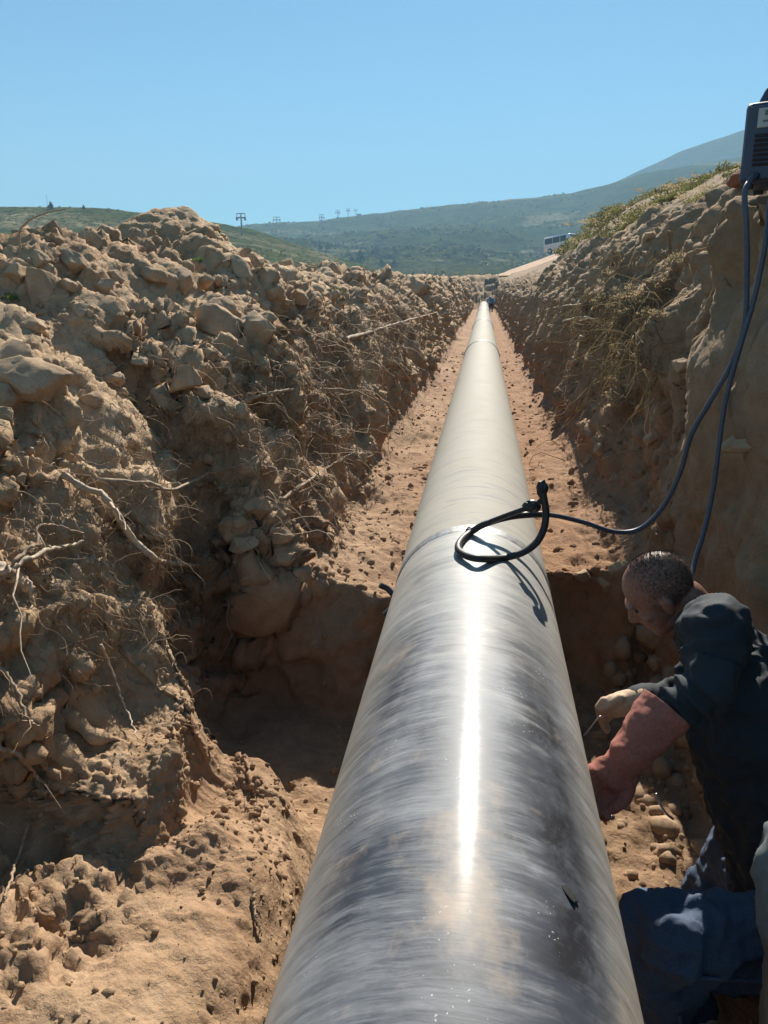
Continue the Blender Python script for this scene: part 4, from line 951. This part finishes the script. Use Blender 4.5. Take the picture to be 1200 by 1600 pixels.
body = [(hp_(-.012, 0, .03), (.098, .075, .090), HM), (hp_(.036, 0, -.035), (.064, .057, .085), HM), (hp_(.056, 0, -.092), (.034, .036, .026), HM), (hp_(.020, 0, -.075), (.052, .052, .034), HM),
        (hp_(.083, 0, .020), (.018, .046, .012), HM), (hp_(.090, 0, .012), hp_(.112, 0, -.030), .008, .012), (hp_(.104, 0, -.036), (.012, .016, .009), HM),
        (hp_(.086, 0, -.062), (.012, .023, .007), HM), (hp_(.084, 0, -.074), (.011, .020, .007), HM)]
for s in (-1, 1):
    body += [(hp_(-.010, s*.076, -.015), (.017, .008, .030), HM), (hp_(-.016, s*.082, -.004), (.014, .006, .021), HM), (hp_(.058, s*.040, -.03), (.026, .018, .018), HM)]
body += [(hp_(-.045, 0, -.06), neckb, .058, .066), (pel, chest, .13, .15), (chest, neckb, .14, .09), (Ls, Rs, .06, .06), (Ls, Le, .050, .042), (Le, Lw, .042, .028), (Rs, Re, .050, .042), (Re, Rw, .042, .028),
         (Lw, Lw.lerp(Lh, .35), .026, .028), (Rw, Rh, .026, .030), (Lhip, Rhip, .11, .11), (pel, Lhip, .12, .11), (Lhip, Lk_, .085, .058), (Lk_, La, .058, .042), (Rhip, Rk_, .085, .058), (Rk_, Ra, .058, .042)]
mlink('body', capsules(body, .0042, 3), 'skin')
# cropped hair: short strands standing on the back and crown of the skull
hs = []; hn = 0
while hn < 5200:
    v = Vector(rng.normal(size=3)).normalized(); loc_ = Vector((v.x*.098-.012, v.y*.075, v.z*.090+.03))
    dens = (1/(1+math.exp((loc_.x-.012)*130)))*(1/(1+math.exp((-.015-.9*max(0, -.03-loc_.x)-loc_.z)*160)))
    if rng.random() > dens: continue
    nrm = Vector((v.x/.098, v.y/.075, v.z/.090)).normalized(); d_ = (nrm+Vector(rng.normal(size=3))*.3+Vector((-.7, 0, -.2))).normalized()
    p_ = hp_(*loc_); q_ = HM @ d_; L_ = rng.uniform(.003, .006)
    hs.append(tube_arrays([tuple(p_-q_*.001), tuple(p_+q_*L_*.5), tuple(p_+q_*L_)], np.array([.0005, .0005, .0002]), 3)); hn += 1
tag(mlink('hair', poly_mesh('hair', hs, False), 'hair'), kind='stuff')
for s in (-1, 1):
    eyes = MB(); bmesh.ops.create_icosphere(eyes.bm, subdivisions=2, radius=.009, matrix=Matrix.Translation(hp_(.0755, s*.030, .000)))
    o = eyes.build('eye', M['case_dark'], man, True); o.matrix_parent_inverse = Matrix.Translation(-Vector(man.location))
# hoodie
hood = capsules([(pel+Vector((0, 0, .0)), chest, .175, .195), (chest, neckb+Vector((.04, 0, -.07)), .185, .12), (Ls, Rs, .082, .082), (Ls, Le, .074, .057), (Le, Lw, .056, .042), (Rs, Re, .074, .057), (Re, Rw, .056, .042),
                 (neckb+Vector((.02, -.04, -.045)), neckb+Vector((.02, .04, -.045)), .07, .07)], .0065, 4)
def arm_dist(V, a, b_):
    a = np.array(a); b_ = np.array(b_); t = np.clip(((V-a)@(b_-a))/((b_-a)@(b_-a)), 0, 1); return np.linalg.norm(V-(a+t[:, None]*(b_-a)), axis=1), t
def hood_w(V):
    d, t = arm_dist(V, Le, Lw); d2, t2 = arm_dist(V, Ls, Le); d3, t3 = arm_dist(V, Rs, Re); d4, t4 = arm_dist(V, Re, Rw)
    w = .011*(1-2*np.abs(perlin(V*np.array([6, 13, 11])+1.2*perlin(V*6)[:, None])))-.005+.012*fbm(V*np.array([5, 5, 9])+2, 3, .5, True)-.008+.007*fbm(V*np.array([13, 13, 19])+5, 2, .5, True)
    ring = .010*(1-2*np.abs(np.sin(t*11+2.5*perlin(V*9)))); ring2 = .009*(1-2*np.abs(np.sin(t2*7+3*perlin(V*8))))
    return np.where(np.minimum(d, d4) < .085, ring+w*.35, np.where(np.minimum(d2, d3) < .10, ring2+w*.6, w))
wrinkle(hood, hood_w); mlink('hoodie', hood, 'hoodie')
# jeans
jn = capsules([(Lhip, Rhip, .135, .135), (pel, Lhip, .14, .13), (Lhip, Lk_, .115, .092), (Lk_, La, .090, .072), (Rhip, Rk_, .115, .088), (Rk_, Ra, .088, .07)], .0065, 4)
def jean_w(V):
    d, t = arm_dist(V, Lk_, La); d2, t2 = arm_dist(V, Lhip, Lk_)
    cr = .013*(1-2*np.abs(perlin(V*np.array([5, 15, 13])+1.2*perlin(V*6)[:, None])))-.006
    kn = np.exp(-(np.linalg.norm(V-np.array(Lk_), axis=1)/.16)**2)
    return cr+.012*fbm(V*np.array([6, 6, 8])+9, 3, .5, True)-.006+kn*.020*(1-2*np.abs(np.sin(V@np.array([16, 12, -25])+2.2*perlin(V*7))))+.006*fbm(V*np.array([15, 15, 18]), 2, .5, True)+.010*np.sin(t*20+3*perlin(V*8))*(d < .1)
wrinkle(jn, jean_w); mlink('jeans', jn, 'denim')
for k_, (a_, b_) in enumerate(((Lhip, Lk_), (Lk_, La))):     # side seams
    side = Vector((0, -1, 0)); d_ = (b_-a_).normalized(); side = (side-d_*side.dot(d_)).normalized(); ra, rb = ((.115, .092), (.090, .072))[k_]
    pth = [a_.lerp(b_, t)+side*(ra+(rb-ra)*t+.005) for t in np.linspace(.25, .95, 20)]
    o = link('seam', poly_mesh('seam', [tube_arrays([tuple(p) for p in pth], .005, 6)]), M['denim_seam'], man); o.matrix_parent_inverse = Matrix.Translation(-Vector(man.location))
# welding gauntlet: flared cuff, palm, fingers, thumb
gd = (Lh-Lw).normalized(); gs = gd.cross(Vector((0, -1, 0))).normalized(); gn = gd.cross(gs)
cuff0 = Lw-gd*.03
gp = [(cuff0, Lw.lerp(Lh, .45), .061, .046), (Lw.lerp(Lh, .4), Lw.lerp(Lh, .8), .046, .043)]
pc = Lh
gp.append((pc, (.055, .05, .03), Matrix((gd, gs, gn)).transposed()))
for k, ln in enumerate((.050, .060, .058, .046)):
    b0 = pc+gd*.04+gs*(-.036+.024*k); m1 = b0+gd*ln*.6-gn*.006; m2 = m1+gd*ln*.45-gn*.03
    gp += [(b0, m1, .0155, .0145), (m1, m2, .0145, .012)]
tb0 = pc-gs*.045-gd*.01; gp += [(tb0, tb0-gs*.012+gd*.045-gn*.02, .017, .015), (tb0-gs*.012+gd*.045-gn*.02, tb0+gd*.075-gn*.035, .015, .012)]
gm = capsules(gp, .005, 3); bm = bmesh.new(); bm.from_mesh(gm)
r_ = bmesh.ops.bisect_plane(bm, geom=list(bm.verts)+list(bm.edges)+list(bm.faces), plane_co=cuff0, plane_no=-gd, clear_outer=True)
bm.to_mesh(gm); bm.free()
wrinkle(gm, lambda V: .009*fbm(V*np.array([9, 9, 12]), 3, .45, True)-.004)
go = mlink('welding_gauntlet', gm, 'red_leather')
sm_ = go.modifiers.new('thick', 'SOLIDIFY'); sm_.thickness = .003; sm_.offset = 1
# tan glove on the far hand, closed to a fist
fd = (Rh-Rw).normalized(); fs = Vector((0, -.3, 1)); fs = (fs-fd*fs.dot(fd)).normalized(); fn_ = fd.cross(fs)
tg_ = [(Rw+fd*.0, Rh, .036, .037), (Rh+fd*.02, (.040, .042, .028), Matrix((fd, fs, fn_)).transposed())]
for k, ln in enumerate((.036, .042, .040, .032)):
    b0 = Rh+fd*.045+fs*(-.032+.021*k); m1 = b0+fd*ln*.4+Vector((0, 0, -.018)); m2 = m1+Vector((.012, 0, -ln*.75)); tg_ += [(b0, m1, .0135, .013), (m1, m2, .013, .011)]
t0_ = Rh+fs*.035-fn_*.01; tg_ += [(t0_, t0_+fd*.05+Vector((0, 0, -.02)), .015, .012)]
mlink('leather_glove', capsules(tg_, .0045, 3), 'tan_leather')
for a_ in (La, Ra):
    toe = a_+(Vector((-.17, -.02, -.06)) if a_ is La else Vector((.1, .02, -.05)))
    mlink('boot', capsules([(a_, a_+Vector((0, 0, -.05)), .055, .05), (a_+Vector((0, 0, -.05)), toe, .05, .042)], .008, 3), 'boot')

# far worker in blue beyond the pipe's end
fx, fy, fz = .50, 54.2, -.36
w2 = empty('person', (fx, fy, fz), 'distant worker in a blue jacket bending at the far end of the pipe', 'person')
H_ = lambda x, y, z: Vector((x, y, z))
link('body', capsules([(H_(-.1, 0, .05), H_(-.1, .02, .45), .06, .075), (H_(-.1, .02, .45), H_(-.08, .1, .85), .08, .1), (H_(.1, 0, .05), H_(.1, .02, .45), .06, .075), (H_(.1, .02, .45), H_(.08, .1, .85), .08, .1),
     (H_(0, .1, .9), H_(-.05, -.05, 1.22), .13, .14), (H_(-.1, -.12, 1.36), (.08, .1, .12), Matrix.Identity(3)), (H_(-.05, -.08, 1.25), H_(-.09, -.11, 1.32), .06, .06)], .02, 4), M['case_dark'], w2)
link('jacket', capsules([(H_(0, .1, .85), H_(-.05, -.05, 1.2), .17, .18), (H_(-.22, -.05, 1.2), H_(.16, -.05, 1.2), .09, .09), (H_(-.24, -.05, 1.18), H_(-.34, -.15, .92), .07, .06), (H_(.18, -.05, 1.18), H_(.2, -.2, .92), .07, .06),
     (H_(-.34, -.15, .92), H_(-.3, -.35, .8), .06, .05), (H_(.2, -.2, .92), H_(.02, -.38, .8), .06, .05)], .02, 4), M['blue_jacket'], w2)

w2.scale = (.85, .85, .66)
# grey canvas sack standing at the right edge of the pit
sk = capsules([(VV((.77, 1.27, -.28)), VV((.755, 1.28, .04)), .13, .155), (VV((.755, 1.28, .04)), VV((.74, 1.29, .20)), .15, .11), (VV((.74, 1.29, .20)), VV((.735, 1.29, .33)), .10, .05)], .010, 5)
wrinkle(sk, lambda V: .022*fbm(V*np.array([7, 7, 4]), 3, .5, True)-.006)
tag(link('canvas_sack', sk, M['sack']), 'grey canvas sack standing at the right edge of the picture behind the kneeling man', 'sack')
print('people', time.time()-T0)

# ------------------------------------------------------------------ haze over the valley
hz = MB(); hz.box((0, 700, 45), (4200, 2600, 490)); ho = hz.build('haze', None); tag(ho, kind='stuff')
m = bpy.data.materials.new('valley_haze'); m.use_nodes = True; nt = m.node_tree; nt.nodes.remove(nt.nodes['Principled BSDF'])
pv = nt.nodes.new('ShaderNodeVolumePrincipled'); pv.inputs['Color'].default_value = (.46, .78, 1., 1); pv.inputs['Density'].default_value = .0007; pv.inputs['Anisotropy'].default_value = 0.
nt.links.new(pv.outputs[0], nt.nodes['Material Output'].inputs['Volume']); ho.data.materials.append(m)
print('done', time.time()-T0, sum(len(o.data.polygons) for o in SC.objects if o.type == 'MESH'))
